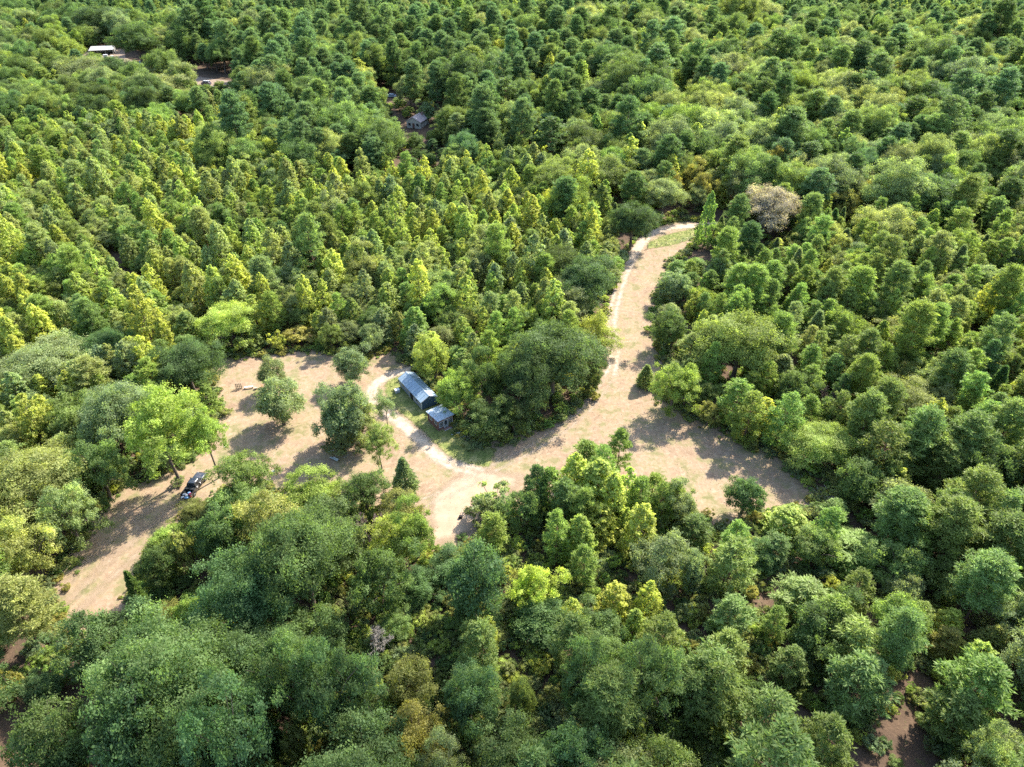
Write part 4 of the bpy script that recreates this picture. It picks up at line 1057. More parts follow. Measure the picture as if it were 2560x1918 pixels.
# ------------------------------------------------------------------ the rest of the wood, one mass
pcol = bpy.data.collections.new('forest_shapes')
order, pid = [], {}
for k in PROTO:
    for i, p in enumerate(PROTO[k][0]):
        o = bpy.data.objects.new('shape_%02d' % len(order), p.full)
        pcol.objects.link(o)
        pid[(k, i)] = len(order)
        order.append(o)
def mass_object(name, items, label, cat):
    """items: (x, y, z, proto index, scale xyz, rot, tint)"""
    n = len(items)
    me = bpy.data.meshes.new(name)
    me.vertices.add(n)
    me.vertices.foreach_set('co', np.array([(i[0], i[1], i[2]) for i in items], dtype=np.float32).ravel())
    def attr(nm, ty, data, key):
        a = me.attributes.new(nm, ty, 'POINT')
        a.data.foreach_set(key, np.array(data, dtype=np.int32 if ty == 'INT' else np.float32).ravel())
    attr('pid', 'INT', [i[3] for i in items], 'value')
    attr('scl', 'FLOAT_VECTOR', [i[4] for i in items], 'vector')
    attr('rot', 'FLOAT_VECTOR', [(0, 0, i[5]) for i in items], 'vector')
    attr('tint', 'FLOAT_COLOR', [i[6] for i in items], 'color')
    me.update()
    o = link(bpy.data.objects.new(name, me))
    ng = bpy.data.node_groups.new(name, 'GeometryNodeTree')
    ng.interface.new_socket('Geometry', in_out='INPUT', socket_type='NodeSocketGeometry')
    ng.interface.new_socket('Geometry', in_out='OUTPUT', socket_type='NodeSocketGeometry')
    N, L = ng.nodes, ng.links
    gi, go = N.new('NodeGroupInput'), N.new('NodeGroupOutput')
    ci = N.new('GeometryNodeCollectionInfo')
    ci.inputs['Collection'].default_value = pcol
    ci.inputs['Separate Children'].default_value = True
    ci.inputs['Reset Children'].default_value = True
    ip = N.new('GeometryNodeInstanceOnPoints')
    ip.inputs['Pick Instance'].default_value = True
    def na(nm, ty):
        x = N.new('GeometryNodeInputNamedAttribute')
        x.data_type = ty
        x.inputs['Name'].default_value = nm
        return x.outputs['Attribute']
    L.new(gi.outputs[0], ip.inputs['Points'])
    L.new(ci.outputs[0], ip.inputs['Instance'])
    L.new(na('pid', 'INT'), ip.inputs['Instance Index'])
    er = N.new('FunctionNodeEulerToRotation')
    L.new(na('rot', 'FLOAT_VECTOR'), er.inputs[0])
    L.new(er.outputs[0], ip.inputs['Rotation'])
    L.new(na('scl', 'FLOAT_VECTOR'), ip.inputs['Scale'])
    L.new(ip.outputs[0], go.inputs[0])
    md = o.modifiers.new('scatter', 'NODES')
    md.node_group = ng
    tag(o, label, cat, kind='stuff')
    return o
items = []
for r in mass:
    protos, nw, nh = PROTO[r['k']]
    sx = r['w'] / nw
    items.append((r['x'], r['y'], 0, pid[(r['k'], rr.randrange(len(protos)))], (sx, sx * rr.uniform(.93, 1.07), r['h'] / nh), rr.uniform(0, 6.28), vary(r['c'])))
mass_object('forest', items, 'mass of mixed green trees covering the far ground', 'forest')
# low growth between the trunks and along the edges
items = []
for _ in range(14000):
    y = 26 + 300 * rr.random() ** 1.7
    x = rr.uniform(-.8, .8) * y + rr.uniform(-30, 30)
    items.append((x, y))
P = np.array(items)
d = sdf_poly(P, CLEAR)
okk = d < -.4
for kp in KEEP_OUT[1:]:
    okk &= sdf_poly(P, kp) < 0
okk &= sdf_poly(P, [(-27, 124), (-20, 130), (-13, 119), (-8, 109), (-14, 105)]) < -.5
items = []
for (x, y), g in zip(P, okk):
    if not g: continue
    s = rr.uniform(.3, .95)
    items.append((x, y, 0, pid[('h', rr.randrange(3))], (s, s, s * rr.uniform(.7, 1.3)), rr.uniform(0, 6.28), vary(rr.choice('lmdegyew'))))
n_e = len(CLEAR)
for i in range(n_e):
    a, b_ = CLEAR[i], CLEAR[(i + 1) % n_e]
    L_ = math.hypot(b_[0] - a[0], b_[1] - a[1])
    for _ in range(int(L_ * 8)):
        t = rr.random()
        x = a[0] + (b_[0] - a[0]) * t + rr.gauss(0, 1.0); y = a[1] + (b_[1] - a[1]) * t + rr.gauss(0, 1.0)
        s = rr.uniform(.08, .32) if rr.random() < .78 else rr.uniform(.3, .75)
        if drive_sdf(np.array([[x, y]]))[0] > -.5: continue
        items.append((x, y, 0, pid[('h', rr.randrange(3))], (s, s, s * rr.uniform(.5, 1.1)), rr.uniform(0, 6.28), vary(rr.choice('lmegyewl'))))
mass_object('undergrowth', items, 'low leafy undergrowth between the tree trunks', 'undergrowth')

# dry grass tufts in the mown ground, greener ones round the sheds
def tufts(name, pts, size, pal, mat, label, cat):
    n = len(pts)
    r2 = np.random.default_rng(11)
    c = np.column_stack([pts, np.zeros(n)])
    k = 3
    I = np.repeat(np.arange(n), k)
    a = r2.random(len(I)) * 6.28
    s = size * r2.uniform(.5, 1.4, len(I))
    side = np.stack([np.cos(a), np.sin(a), np.zeros(len(I))], 1)
    lean = np.stack([r2.normal(size=len(I)) * .5, r2.normal(size=len(I)) * .5, np.full(len(I), .55)], 1)
    b0 = c[I] + r2.normal(size=(len(I), 3)) * np.array([.05, .05, 0])
    v = np.stack([b0 - side * s[:, None] * .28, b0 + side * s[:, None] * .28, b0 + lean * s[:, None]], 1).reshape(-1, 3)
    me = np_mesh(name, v, np.arange(3 * len(I)).reshape(-1, 3), [mat], r2.random(len(I)))
    return tag(link(bpy.data.objects.new(name, me)), label, cat, kind='stuff')
def blade(name, stops):
    m, n, l, b = new_mat(name)
    v = node(n, 'ShaderNodeAttribute', attribute_name='var')
    l.new(ramp(n, l, v.outputs['Fac'], stops), b.inputs['Base Color'])
    setp(b, None, .8, .15)
    return m
r3 = np.random.default_rng(3)
P = np.column_stack([r3.uniform(-74, 60, 90000), r3.uniform(56, 214, 90000)])
den = np.sin(P[:, 0] * .35 + 2 * np.sin(P[:, 1] * .21)) * np.cos(P[:, 1] * .29 + P[:, 0] * .13)
k = (sdf_poly(P, CLEAR) > -1.5) & (sdf_line(P, SAND, 1.2) < 0) & (drive_sdf(P) < -.1) & (r3.random(len(P)) < .10 + .30 * den)
tufts('dry_grass', P[k], .15, None, blade('dry_blade', [(0, (.22, .16, .085)), (.5, (.30, .235, .13)), (.8, (.37, .29, .185)), (1, (.16, .16, .05))]), 'short dry grass stubble over the clearing', 'dry grass')
P = np.column_stack([r3.uniform(-30, 62, 60000), r3.uniform(96, 208, 60000)])
k = ((sdf_poly(P, [(-27, 124.6), (-22, 129.5), (-13.5, 119.5), (-7.4, 107.4), (-3.6, 101.9), (-5, 98), (-8.9, 98.5), (-12.4, 101), (-18, 108.5), (-23, 113.8), (-26.2, 119.3)]) > 0) |
     (sdf_poly(P, [(39.4, 191.6), (40.5, 195), (46.6, 200), (57.5, 205.5), (60, 202.5), (57.5, 200), (46.9, 193.6)]) > 0))
tufts('grass', P[k], .22, None, blade('green_blade', [(0, (.07, .10, .025)), (.45, (.13, .17, .04)), (.8, (.25, .25, .09)), (1, (.38, .32, .16))]), 'green grass round the sheds and at the drive bend', 'grass')

# ------------------------------------------------------------------ materials of the built things
M['blue_metal'] = simple('blue_metal', (.20, .275, .34), .5, .4, .0, .22, 1.2, (1, 1, 1), .05, (.30, .34, .37))
M['blue_siding'] = simple('blue_siding', (.05, .095, .145), .6, .35, 0, .15, 1.5, (1, 1, 1), .08)
M['grey_siding'] = simple('grey_siding', (.21, .235, .25), .65, .3, 0, .18, 1.5, (1, 1, 1), .08)
M['white_trim'] = simple('white_trim', (.46, .47, .47), .5, .4, 0, .12, 2)
M['dark_opening'] = simple('dark_opening', (.025, .022, .02), .8, .2, 0, .3, 2)
M['tin'] = simple('tin', (.33, .40, .46), .5, .4, .1, .3, 1.6, (1, 1, 1), .12, (.30, .22, .17))
M['tin_pale'] = simple('tin_pale', (.36, .36, .345), .45, .5, .2, .2, 1.0, (1, 1, 1), .1, (.42, .36, .30))
M['red_wood'] = simple('red_wood', (.16, .085, .07), .85, .2, 0, .45, 2.5, (1, 1, 5), .3)
M['old_wood'] = simple('old_wood', (.34, .30, .26), .9, .2, 0, .4, 3, (1, 6, 6), .4)
M['pale_wood'] = simple('pale_wood', (.42, .33, .235), .8, .2, 0, .3, 3, (6, 1, 1), .3)
M['grey_board'] = simple('grey_board', (.36, .39, .38), .8, .2, 0, .25, 3, (1, 5, 5), .3)
M['brick_red'] = simple('brick_red', (.27, .16, .13), .9, .2, 0, .45, 4, (1, 1, 1), .4)
M['clay'] = simple('clay', (.52, .24, .15), .8, .2, 0, .25, 3)
M['white_plastic'] = simple('white_plastic', (.48, .49, .50), .45, .4, 0, .15, 3)
M['cloth_white'] = simple('cloth_white', (.46, .46, .48), .8, .2, 0, .3, 4, (1, 1, 1), .5)
M['cloth_blue'] = simple('cloth_blue', (.12, .24, .42), .75, .2, 0, .3, 4, (1, 1, 1), .4)
M['cloth_red'] = simple('cloth_red', (.38, .05, .12), .75, .2, 0, .3, 4, (1, 1, 1), .4)
M['rubber'] = simple('rubber', (.02, .02, .02), .85, .2, 0, .3, 6)
M['chrome'] = simple('chrome', (.55, .56, .58), .25, .5, .9, .1, 3)
M['black_plastic'] = simple('black_plastic', (.025, .026, .028), .55, .4, 0, .2, 5)
M['bed_floor'] = simple('bed_floor', (.03, .034, .035), .6, .4, 0, .4, 4, (6, 1, 1), .2)
M['lamp_red'] = simple('lamp_red', (.30, .015, .012), .25, .5, 0, .1, 4)
M['lamp_clear'] = simple('lamp_clear', (.55, .57, .58), .15, .6, 0, .1, 4)
M['stump_dark'] = simple('stump_dark', (.03, .026, .024), .9, .2, 0, .4, 6, (1, 1, 1), .5)
M['pink_roof'] = simple('pink_roof', (.36, .29, .275), .6, .3, 0, .2, .8, (1, 1, 1), .1, (.42, .40, .385))
M['cream_wall'] = simple('cream_wall', (.40, .39, .35), .7, .3, 0, .15, 1.5)
def paint(name, col, rough=.25):
    m, n, l, b = new_mat(name)
    k = noise(n, l, 1.4, 5, .6, coords(n, l))
    c = mixc(n, l, ramp(n, l, k, [(.45, 0.0), (.75, .30)]), (col[0], col[1], col[2]), (.25, .21, .17))   # road dust
    l.new(c, b.inputs['Base Color'])
    setp(b, None, rough, .5)
    b.inputs['Coat Weight'].default_value = .6
    b.inputs['Coat Roughness'].default_value = .08
    return m
M['paint_black'] = paint('paint_black', (.012, .014, .018))
def glass_mat():
    m, n, l, b = new_mat('glass')
    setp(b, (.018, .024, .030), .06, .6)
    return m
M['glass'] = glass_mat()

# ------------------------------------------------------------------ the grey-blue shed
sh = empty('barn_shed', (-19.75, 119.65, 0), R(34))
tag(sh, 'long grey-blue gabled shed with white trim beside the sand path', 'shed')
hw, hl, z0, zw, zr = 1.80, 5.0, .18, 2.12, 3.02
MB().prism([(-hw, z0), (hw, z0), (hw, zw), (0, zr), (-hw, zw)], 'y', -hl, -hl + .08).build('gable_wall', M['blue_siding'], sh)
MB().prism([(-hw, z0), (hw, z0), (hw, zw), (0, zr), (-hw, zw)], 'y', hl - .08, hl).build('gable_wall', M['blue_siding'], sh)
for s in (-1, 1):
    x0, x1 = sorted((s * hw, s * (hw - .08)))
    B(x0, x1, -hl + .08, hl - .08, z0, zw).build('side_wall', M['grey_siding'], sh)
B(-hw + .1, hw - .1, -hl + .1, hl - .1, z0 - .06, z0 + .04).build('floor_deck', M['old_wood'], sh)
for x in (-1.2, 0, 1.2):
    B(x - .07, x + .07, -hl + .1, hl - .1, 0, z0 - .06).build('skid', M['old_wood'], sh)
ov = .16
slope = math.atan2(zr - zw, hw)
n_pan = 11
for s in (-1, 1):
    for i in range(n_pan):
        y0 = -hl - ov + (2 * hl + 2 * ov) * i / n_pan
        y1 = -hl - ov + (2 * hl + 2 * ov) * (i + 1) / n_pan - .012
        rb = MB()
        e = (s * (hw + .2), zw - .2 * math.tan(slope) + .03)
        t = (0, zr + .03)
        rb.add([(e[0], y0, e[1]), (e[0], y1, e[1]), (t[0], y1, t[1]), (t[0], y0, t[1]),
                (e[0], y0, e[1] + .03), (e[0], y1, e[1] + .03), (t[0], y1, t[1] + .03), (t[0], y0, t[1] + .03)],
               [(0, 1, 2, 3), (4, 7, 6, 5), (0, 4, 5, 1), (1, 5, 6, 2), (2, 6, 7, 3), (3, 7, 4, 0)])
        # standing rib along the panel edge
        rb.add([(e[0], y0 + .03, e[1] + .03), (e[0], y0 + .09, e[1] + .03), (t[0], y0 + .09, t[1] + .03), (t[0], y0 + .03, t[1] + .03),
                (e[0], y0 + .045, e[1] + .07), (e[0], y0 + .075, e[1] + .07), (t[0], y0 + .075, t[1] + .07), (t[0], y0 + .045, t[1] + .07)],
               [(4, 7, 6, 5), (0, 4, 5, 1), (2, 6, 7, 3), (3, 7, 4, 0), (1, 5, 6, 2)])
        rb.build('roof_panel', M['blue_metal'], sh)
MB().prism([(-.18, zr + .0), (0, zr + .10), (.18, zr + .0), (0, zr + .12)], 'y', -hl - ov, hl + ov).build('ridge_cap', M['blue_metal'], sh)
for y in (-hl - ov - .035, hl + ov + .004):
    for s in (-1, 1):
        MB().prism([(s * (hw + .2), zw - .12 - .03), (s * (hw + .2), zw - .0 + .02), (0, zr + .10), (0, zr - .06)], 'y', y, y + .03).build('fascia', M['white_trim'], sh)
for sx in (-1, 1):
    for sy in (-1, 1):
        MB().box(*sorted((sx * (hw + .014), sx * (hw - .10))), *sorted((sy * (hl + .014), sy * (hl - .10))), z0, zw - .02).build('corner_trim', M['white_trim'], sh)
dr = B(-hw - .03, -hw - .004, -1.5, .1, z0 + .03, 1.98).build('door', M['dark_opening'], sh)
for y in (-1.62, .1):
    B(-hw - .05, -hw - .004, y, y + .12, z0, 2.0).build('door_trim', M['white_trim'], dr)
B(-hw - .05, -hw - .004, -1.5, .1, 1.985, 2.05).build('door_trim', M['white_trim'], dr)
MB().box(-hw - .09, -hw - .032, -.02, .03, 1.0, 1.12).build('handle', M['black_plastic'], dr)
for y in (-3.6, 2.6):
    wv = B(-hw - .02, -hw - .004, y, y + .9, 1.05, 1.75).build('window', M['glass'], sh)
    fr = MB()
    for a in ((y - .06, y, 1.0, 1.8), (y + .9, y + .96, 1.0, 1.8), (y, y + .9, 1.0, 1.05), (y, y + .9, 1.75, 1.8), (y + .43, y + .47, 1.05, 1.75)):
        fr.box(-hw - .045, -hw - .004, a[0], a[1], a[2], a[3])
    fr.build('frame', M['white_trim'], wv)
B(-.05, .55, -hl - .02, -hl - .003, 2.2, 2.45).build('gable_vent', M['grey_siding'], sh)

# ------------------------------------------------------------------ the small tin-roofed cabin
cb = empty('cabin', (-14.3, 110.5, 0), R(37))
tag(cb, 'small reddish wooden cabin with flat tin roof and grid windows beside the shed', 'cabin')
cx, cyh = 1.72, 2.02
for nm, a in (('front_wall', (-cx, cx, -cyh, -cyh + .08)), ('back_wall', (-cx, cx, cyh - .08, cyh))):
    B(a[0], a[1], a[2], a[3], .12, 2.36).build(nm, M['red_wood'], cb)
for s in (-1, 1):
    x0, x1 = sorted((s * cx, s * (cx - .08)))
    B(x0, x1, -cyh + .08, cyh - .08, .12, 2.36).build('side_wall', M['red_wood'], cb)
B(-cx - .02, cx + .02, -cyh - .02, cyh + .02, 0, .12).build('sill_beam', M['brick_red'], cb)
ns = 6
for i in range(ns):
    x0 = -cx - .2 + (2 * cx + .4) * i / ns
    x1 = -cx - .2 + (2 * cx + .4) * (i + 1) / ns + .03
    rs = MB()
    za, zb = 2.62 + .004 * (i % 2), 2.40 + .004 * (i % 2)      # front edge stands higher
    pr = []
    m_ = 8
    for j in range(m_ + 1):
        pr.append((x0 + (x1 - x0) * j / m_, .018 * (j % 2)))
    v = [(x, -cyh - .26, za + h_) for x, h_ in pr] + [(x, cyh + .24, zb + h_) for x, h_ in pr]
    v += [(x, y, z - .012) for x, y, z in v]
    q = m_ + 1
    f = [(j, j + 1, q + j + 1, q + j) for j in range(m_)] + [(2 * q + j, 3 * q + j, 3 * q + j + 1, 2 * q + j + 1) for j in range(m_)]
    f += [(j, 2 * q + j, 2 * q + j + 1, j + 1) for j in range(m_)] + [(q + j, q + j + 1, 3 * q + j + 1, 3 * q + j) for j in range(m_)]
    f += [(0, q, 3 * q, 2 * q), (m_, 2 * q + m_, 3 * q + m_, q + m_)]
    rs.add(v, f)
    rs.build('roof_sheet', M['tin'], cb)
for y, z in ((-cyh - .2, 2.46), (cyh + .1, 2.26)):
    B(-cx - .15, cx + .15, y, y + .08, z, z + .13).build('rafter_board', M['old_wood'], cb)
dr = B(-.36, .36, -cyh - .035, -cyh - .004, .2, 2.1).build('door', M['grey_siding'], cb)
B(-.24, .24, -cyh - .05, -cyh - .037, .95, 1.95).build('door_pane', M['glass'], dr)
for a in ((-.44, -.36, .14, 2.18), (.36, .44, .14, 2.18), (-.36, .36, 2.1, 2.18)):
    B(a[0], a[1], -cyh - .045, -cyh - .004, a[2], a[3]).build('door_trim', M['white_trim'], dr)
MB().tube((.28, -cyh - .04, 1.05), (.28, -cyh - .11, 1.05), .03).build('knob', M['chrome'], dr)
def grid_window(parent, x0, x1, z0_, z1_, face, nx=3, nz=3):
    """face: ('y', sign, pos) or ('x', sign, pos)"""
    ax, sg, pos = face
    def bx(a0, a1, c0, c1, d0, d1):
        e0, e1 = sorted((pos + sg * d0, pos + sg * d1))
        return (a0, a1, e0, e1, c0, c1) if ax == 'y' else (e0, e1, a0, a1, c0, c1)
    w = MB().box(*bx(x0, x1, z0_, z1_, .003, .012)).build('window', M['white_trim'], parent)
    t = .05
    pw = (x1 - x0 - t * (nx + 1)) / nx
    ph = (z1_ - z0_ - t * (nz + 1)) / nz
    for i in range(nx):
        for j in range(nz):
            a0 = x0 + t + i * (pw + t); c0 = z0_ + t + j * (ph + t)
            MB().box(*bx(a0, a0 + pw, c0, c0 + ph, .0125, .02)).build('pane', M['glass'], w)
    e = .07
    fr = MB()
    for a in ((x0 - e, x0, z0_ - e, z1_ + e), (x1, x1 + e, z0_ - e, z1_ + e), (x0, x1, z0_ - e, z0_), (x0, x1, z1_, z1_ + e)):
        fr.box(*bx(a[0], a[1], a[2], a[3], .003, .04))
    fr.build('frame', M['white_trim'], w)
grid_window(cb, -1.5, -.6, .75, 1.95, ('y', -1, -cyh))
grid_window(cb, .6, 1.5, .75, 1.95, ('y', -1, -cyh))
grid_window(cb, -1.5, -.7, 1.2, 2.0, ('x', -1, -cx), 2, 2)
grid_window(cb, .3, 1.1, 1.2, 2.0, ('x', -1, -cx), 2, 2)
B(-.7, 1.3, -cyh - .75, -cyh - .03, .02, .13).build('step', M['brick_red'], cb)
B(-.75, .95, -cyh - .80, -cyh - .68, .13, .16).build('step_edge', M['grey_board'], cb)

# ------------------------------------------------------------------ things on the grass round the sheds
t = empty('utility_box', (-24.3, 120.7, 0), R(30))
tag(t, 'small white box-shaped unit on the grass at the shed corner', 'utility box')
B(-.5, .5, -.38, .38, .08, .72).build('body', M['white_plastic'], t, .03)
B(-.53, .53, -.41, .41, .72, .80).build('lid', M['white_plastic'], t, .02)
B(-.45, .45, -.34, .34, 0, .08).build('base', M['grey_board'], t)
for i in range(5):
    B(-.4, .4, -.395, -.384, .16 + .1 * i, .20 + .1 * i).build('louvre', M['grey_siding'], t)

def board(loc, rz, L, w, th, mat, label, tilt=0.0):
    o = B(-L / 2, L / 2, -w / 2, w / 2, 0, th).build('board', M[mat], None, .012)
    o.location = loc
    o.rotation_euler = (0, tilt, rz)
    return tag(o, label, 'board', 'boards lying about the clearing')
board((-11.0, 107.1, .02), R(20), 1.9, .28, .05, 'grey_board', 'pale board lying on the ground just right of the cabin step')
board((-9.9, 106.4, .02), R(-35), 1.6, .22, .05, 'old_wood', 'dark weathered board lying in the brush right of the cabin')
board((-9.0, 107.3, .06), R(65), 1.4, .2, .05, 'pale_wood', 'tan board leaning in the brush pile right of the cabin', R(8))
rp = empty('brush_heap', (-8.6, 106.3, 0), 0)
tag(rp, 'low heap of tan dry branches right of the cabin', 'brush heap')
r5 = random.Random(9)
for i in range(26):
    a = r5.uniform(0, 6.28); L = r5.uniform(.7, 1.8)
    p = Vector((r5.gauss(0, .8), r5.gauss(0, .6), r5.uniform(.03, .4)))
    q = p + Vector((math.cos(a) * L, math.sin(a) * L, r5.uniform(-.02, .25)))
    MB().tube(p, q, r5.uniform(.02, .045), .012, 5).build('branch', M['old_wood' if i % 3 else 'deadwood'], rp)
lp = empty('wood_pile', (-14.6, 117.6, 0), R(34))
tag(lp, 'brown heap of cut logs against the shady long side of the shed', 'wood pile')
for j in range(3):
    for i in range(6 - j):
        x = -.1 + .0 * i
        y = -1.0 + .36 * i + .18 * j
        lg = MB()
        lg.tube((-.45 + r5.uniform(-.06, .06), y, .17 + .31 * j), (.45 + r5.uniform(-.06, .06), y + r5.uniform(-.03, .03), .17 + .31 * j), .165 + r5.uniform(-.02, .015), None, 9)
        lg.build('log', M['bark_pine'], lp)

# slatted pallet, grey bench and clay tub in the left clearing
pl = empty('wooden_pallet', (-58.2, 121.9, 0), R(8))
tag(pl, 'pale slatted wooden pallet standing on edge in the left clearing', 'pallet')
for i in range(4):
    x = -.62 + .36 * i
    B(x, x + .17, -.02, .02, .0, 1.45).build('slat', M['pale_wood'], pl)
for z in (.08, .65, 1.25):
    B(-.66, .67, .021, .11, z, z + .12).build('stringer', M['pale_wood'], pl)
for x in (-.5, .5):
    MB().tube((x, .10, 1.2), (x, .85, .0), .04, None, 6).build('prop', M['old_wood'], pl)
bn = empty('plank_bench', (-56.2, 122.1, 0), R(14))
tag(bn, 'low grey plank bench with brown ends beside the pallet', 'bench')
for i in range(3):
    B(-.95, .95, -.22 + .15 * i, -.085 + .15 * i, .42, .46).build('seat_plank', M['grey_board'], bn)
for x in (-.85, .75):
    B(x, x + .1, -.2, .2, 0, .42).build('leg', M['red_wood'], bn)
tb = MB()
nr = 12
prof = [(.0, .02), (.26, .0), (.36, .48), (.40, .48), (.40, .54), (.34, .54), (.33, .46), (.0, .44)]
v, f = [], []
for r_, z_ in prof:
    v += [(r_ * math.cos(2 * PI * i / nr), r_ * math.sin(2 * PI * i / nr), z_) for i in range(nr)]
for k_ in range(len(prof) - 1):
    f += [(k_ * nr + i, k_ * nr + (i + 1) % nr, (k_ + 1) * nr + (i + 1) % nr, (k_ + 1) * nr + i) for i in range(nr)]
tb.add(v, f)
o = tb.build('clay_tub', M['clay']); o.location = (-53.6, 122.3, 0)
tag(o, 'orange clay tub on the ground under the lone trees', 'tub')
o = tb.build('clay_tub', M['pale_wood']); o.location = (-54.6, 121.9, 0); o.scale = (.9, .9, .8)
tag(o, 'tan round tub between the bench and the orange tub', 'tub')
# the pale folding table lying in the shade of the lone trees
ft = empty('folding_table', (-33.3, 99.4, 0), R(-32))
tag(ft, 'long pale grey table top standing low in the tree shade left of the sand path', 'table')
B(-.95, .95, -.30, .02, .38, .42).build('table_top', M['grey_board'], ft, .01)
B(-.45, .85, .025, .30, .40, .44).build('table_top', M['grey_board'], ft, .01)
for x in (-.8, .8):
    for y in (-.24, .22):
        MB().tube((x, y, 0), (x, y, .38), .025, None, 6).build('leg', M['black_plastic'], ft)
board((-31.2, 100.6, .02), R(48), 1.7, .22, .05, 'old_wood', 'grey-brown board lying just beyond the pale table')
board((-34.6, 101.9, .02), R(22), 1.3, .3, .04, 'white_trim', 'short white board in the scrub above the pale table')
board((-55.1, 103.4, .02), R(70), .8, .25, .04, 'white_trim', 'small white scrap board on the tan ground above the pickup')
bk = MB()
prof = [(.0, .0), (.20, .0), (.26, .5), (.28, .52), (.22, .50), (.0, .06)]
v, f = [], []
for r_, z_ in prof:
    v += [(r_ * math.cos(2 * PI * i / nr), r_ * math.sin(2 * PI * i / nr), z_) for i in range(nr)]
for k_ in range(len(prof) - 1):
    f += [(k_ * nr + i, k_ * nr + (i + 1) % nr, (k_ + 1) * nr + (i + 1) % nr, (k_ + 1) * nr + i) for i in range(nr)]
bk.add(v, f)
o = bk.build('bucket', M['white_plastic']); o.location = (-43.8, 95.9, 0)
tag(o, 'white bucket on the ground right of the high-crowned tree below the clearing', 'bucket')
st = MB()
prev = None
for z_, r_ in ((0, .42), (.12, .33), (.38, .27), (.52, .24), (.53, .0)):
    ring = [(math.cos(2 * PI * i / 11) * r_ * (1 + .15 * math.sin(3.1 * i)), math.sin(2 * PI * i / 11) * r_ * (1 + .12 * math.cos(2.3 * i)), z_) for i in range(11)]
    b0 = len(st.v)
    st.v += ring
    if prev is not None:
        for i in range(11):
            st.f.append((prev + i, prev + (i + 1) % 11, b0 + (i + 1) % 11, b0 + i)); st.m.append(0)
    prev = b0
o = st.build('tree_stump', M['stump_dark']); o.location = (-8.8, 84.8, 0)
tag(o, 'small blackened stump alone on the tan ground of the lower clearing', 'stump')
lg = MB()
pts = [(-1.2, .0, .16), (-.4, .08, .17), (.5, .02, .16), (1.3, -.15, .13)]
for a, b_, r0, r1 in zip(pts[:-1], pts[1:], (.17, .16, .14), (.16, .14, .10)):
    lg.tube(a, b_, r0, r1, 8)
lg.tube((.3, .02, .2), (.75, .45, .42), .06, .03, 6)
o = lg.build('fallen_log', M['deadwood']); o.location = (-12.3, 73.4, 0); o.rotation_euler = (0, 0, R(-25))
tag(o, 'grey fallen log in the gap below the lower clearing', 'log')
# fallen dead tree at the right end of the clearing
fb = empty('fallen_tree', (56.3, 89.6, 0), R(150))
tag(fb, 'bleached fallen tree with many branches at the right end of the clearing', 'fallen tree')
MB().tube((-2.6, 0, .22), (0, .1, .26), .20, .15, 8).tube((0, .1, .26), (2.2, -.2, .35), .15, .08, 8).build('trunk', M['deadwood'], fb)
for i in range(34):
    x = r5.uniform(-1.6, 2.4)
    p = Vector((x, r5.gauss(0, .12), .26))
    L = r5.uniform(.8, 2.4)
    a = r5.choice((-1, 1)) * r5.uniform(.5, 1.5)
    q = p + Vector((math.cos(a) * L * .8 + .4, math.sin(a) * L, r5.uniform(.0, .9)))
    m_ = (p + q) / 2 + Vector((r5.gauss(0, .1), r5.gauss(0, .1), .12))
    MB().tube(p, m_, .05, .035, 5, 0, False).tube(m_, q, .035, .012, 5, 0, False).build('branch', M['deadwood'], fb)

# wire fence along the grass strip at the bend
fn = empty('wire_fence', (0, 0, 0))
tag(fn, 'low wire fence on thin posts below the grass strip at the drive bend', 'fence')
FP = [(39.6, 190.9), (42.4, 192.2), (45.4, 193.4), (48.3, 194.8), (50.8, 195.8), (53.1, 196.9), (55.2, 198.3), (57.2, 199.7), (58.6, 201.2)]
for i, (x, y) in enumerate(FP):
    r_ = .09 if i in (0, 8) else .06
    h_ = 1.5 if i in (0, 8) else 1.25
    MB().tube((x, y, -.1), (x + r5.gauss(0, .03), y, h_), r_, r_ * .9, 7).build('post', M['old_wood'], fn)
for z in (.35, .7, 1.05):
    wb = MB()
    for a, b_ in zip(FP[:-1], FP[1:]):
        wb.tube((a[0], a[1] - .07, z), (b_[0], b_[1] - .07, z), .012, None, 4, 0, False)
    wb.build('wire', M['chrome'], fn)
pp = MB().tube((0, 0, -.3), (.25, .1, 5.2), .16, .12, 9).build('utility_post', M['stump_dark'])
pp.location = (60.4, 201.0, 0)
tag(pp, 'dark leaning wooden post at the end of the wire fence', 'post')
pp = MB().tube((0, 0, .12), (4.2, 6.0, .5), .11, .16, 8).build('fallen_log', M['bark_pine'])
pp.location = (55.4, 194.0, 0)
tag(pp, 'thin brown log lying aslant at the right end of the wire fence', 'log')

# ------------------------------------------------------------------ vehicles
def wheel(parent, x, y, r=.40, w=.27, mat='chrome'):
    o = bpy.data.objects.new('wheel', None); link(o); o.parent = parent; o.location = (x, y, r)
    s = 1 if x > 0 else -1
    ty = MB()
    n = 20
    prof = [(r * .62, -w / 2), (r * .92, -w / 2), (r, -w * .36), (r, w * .36), (r * .92, w / 2), (r * .62, w / 2)]
    v, f = [], []
    for rr_, xx in prof:
        v += [(xx, rr_ * math.cos(2 * PI * i / n), rr_ * math.sin(2 * PI * i / n)) for i in range(n)]
    for k_ in range(len(prof)):
        k2 = (k_ + 1) % len(prof)
        f += [(k_ * n + i, k_ * n + (i + 1) % n, k2 * n + (i + 1) % n, k2 * n + i) for i in range(n)]
    ty.add(v, f)
    ty.build('tyre', M['rubber'], o)
    rm = MB().tube((-w * .3 * s, 0, 0), (w * .38 * s, 0, 0), r * .615, r * .58, 16)
    for i in range(5):
        a = 2 * PI * i / 5
        rm.tube((w * .40 * s, 0, 0), (w * .43 * s, math.cos(a) * r * .52, math.sin(a) * r * .52), .05, .035, 5)
    rm.build('rim', M[mat], o)
    return o

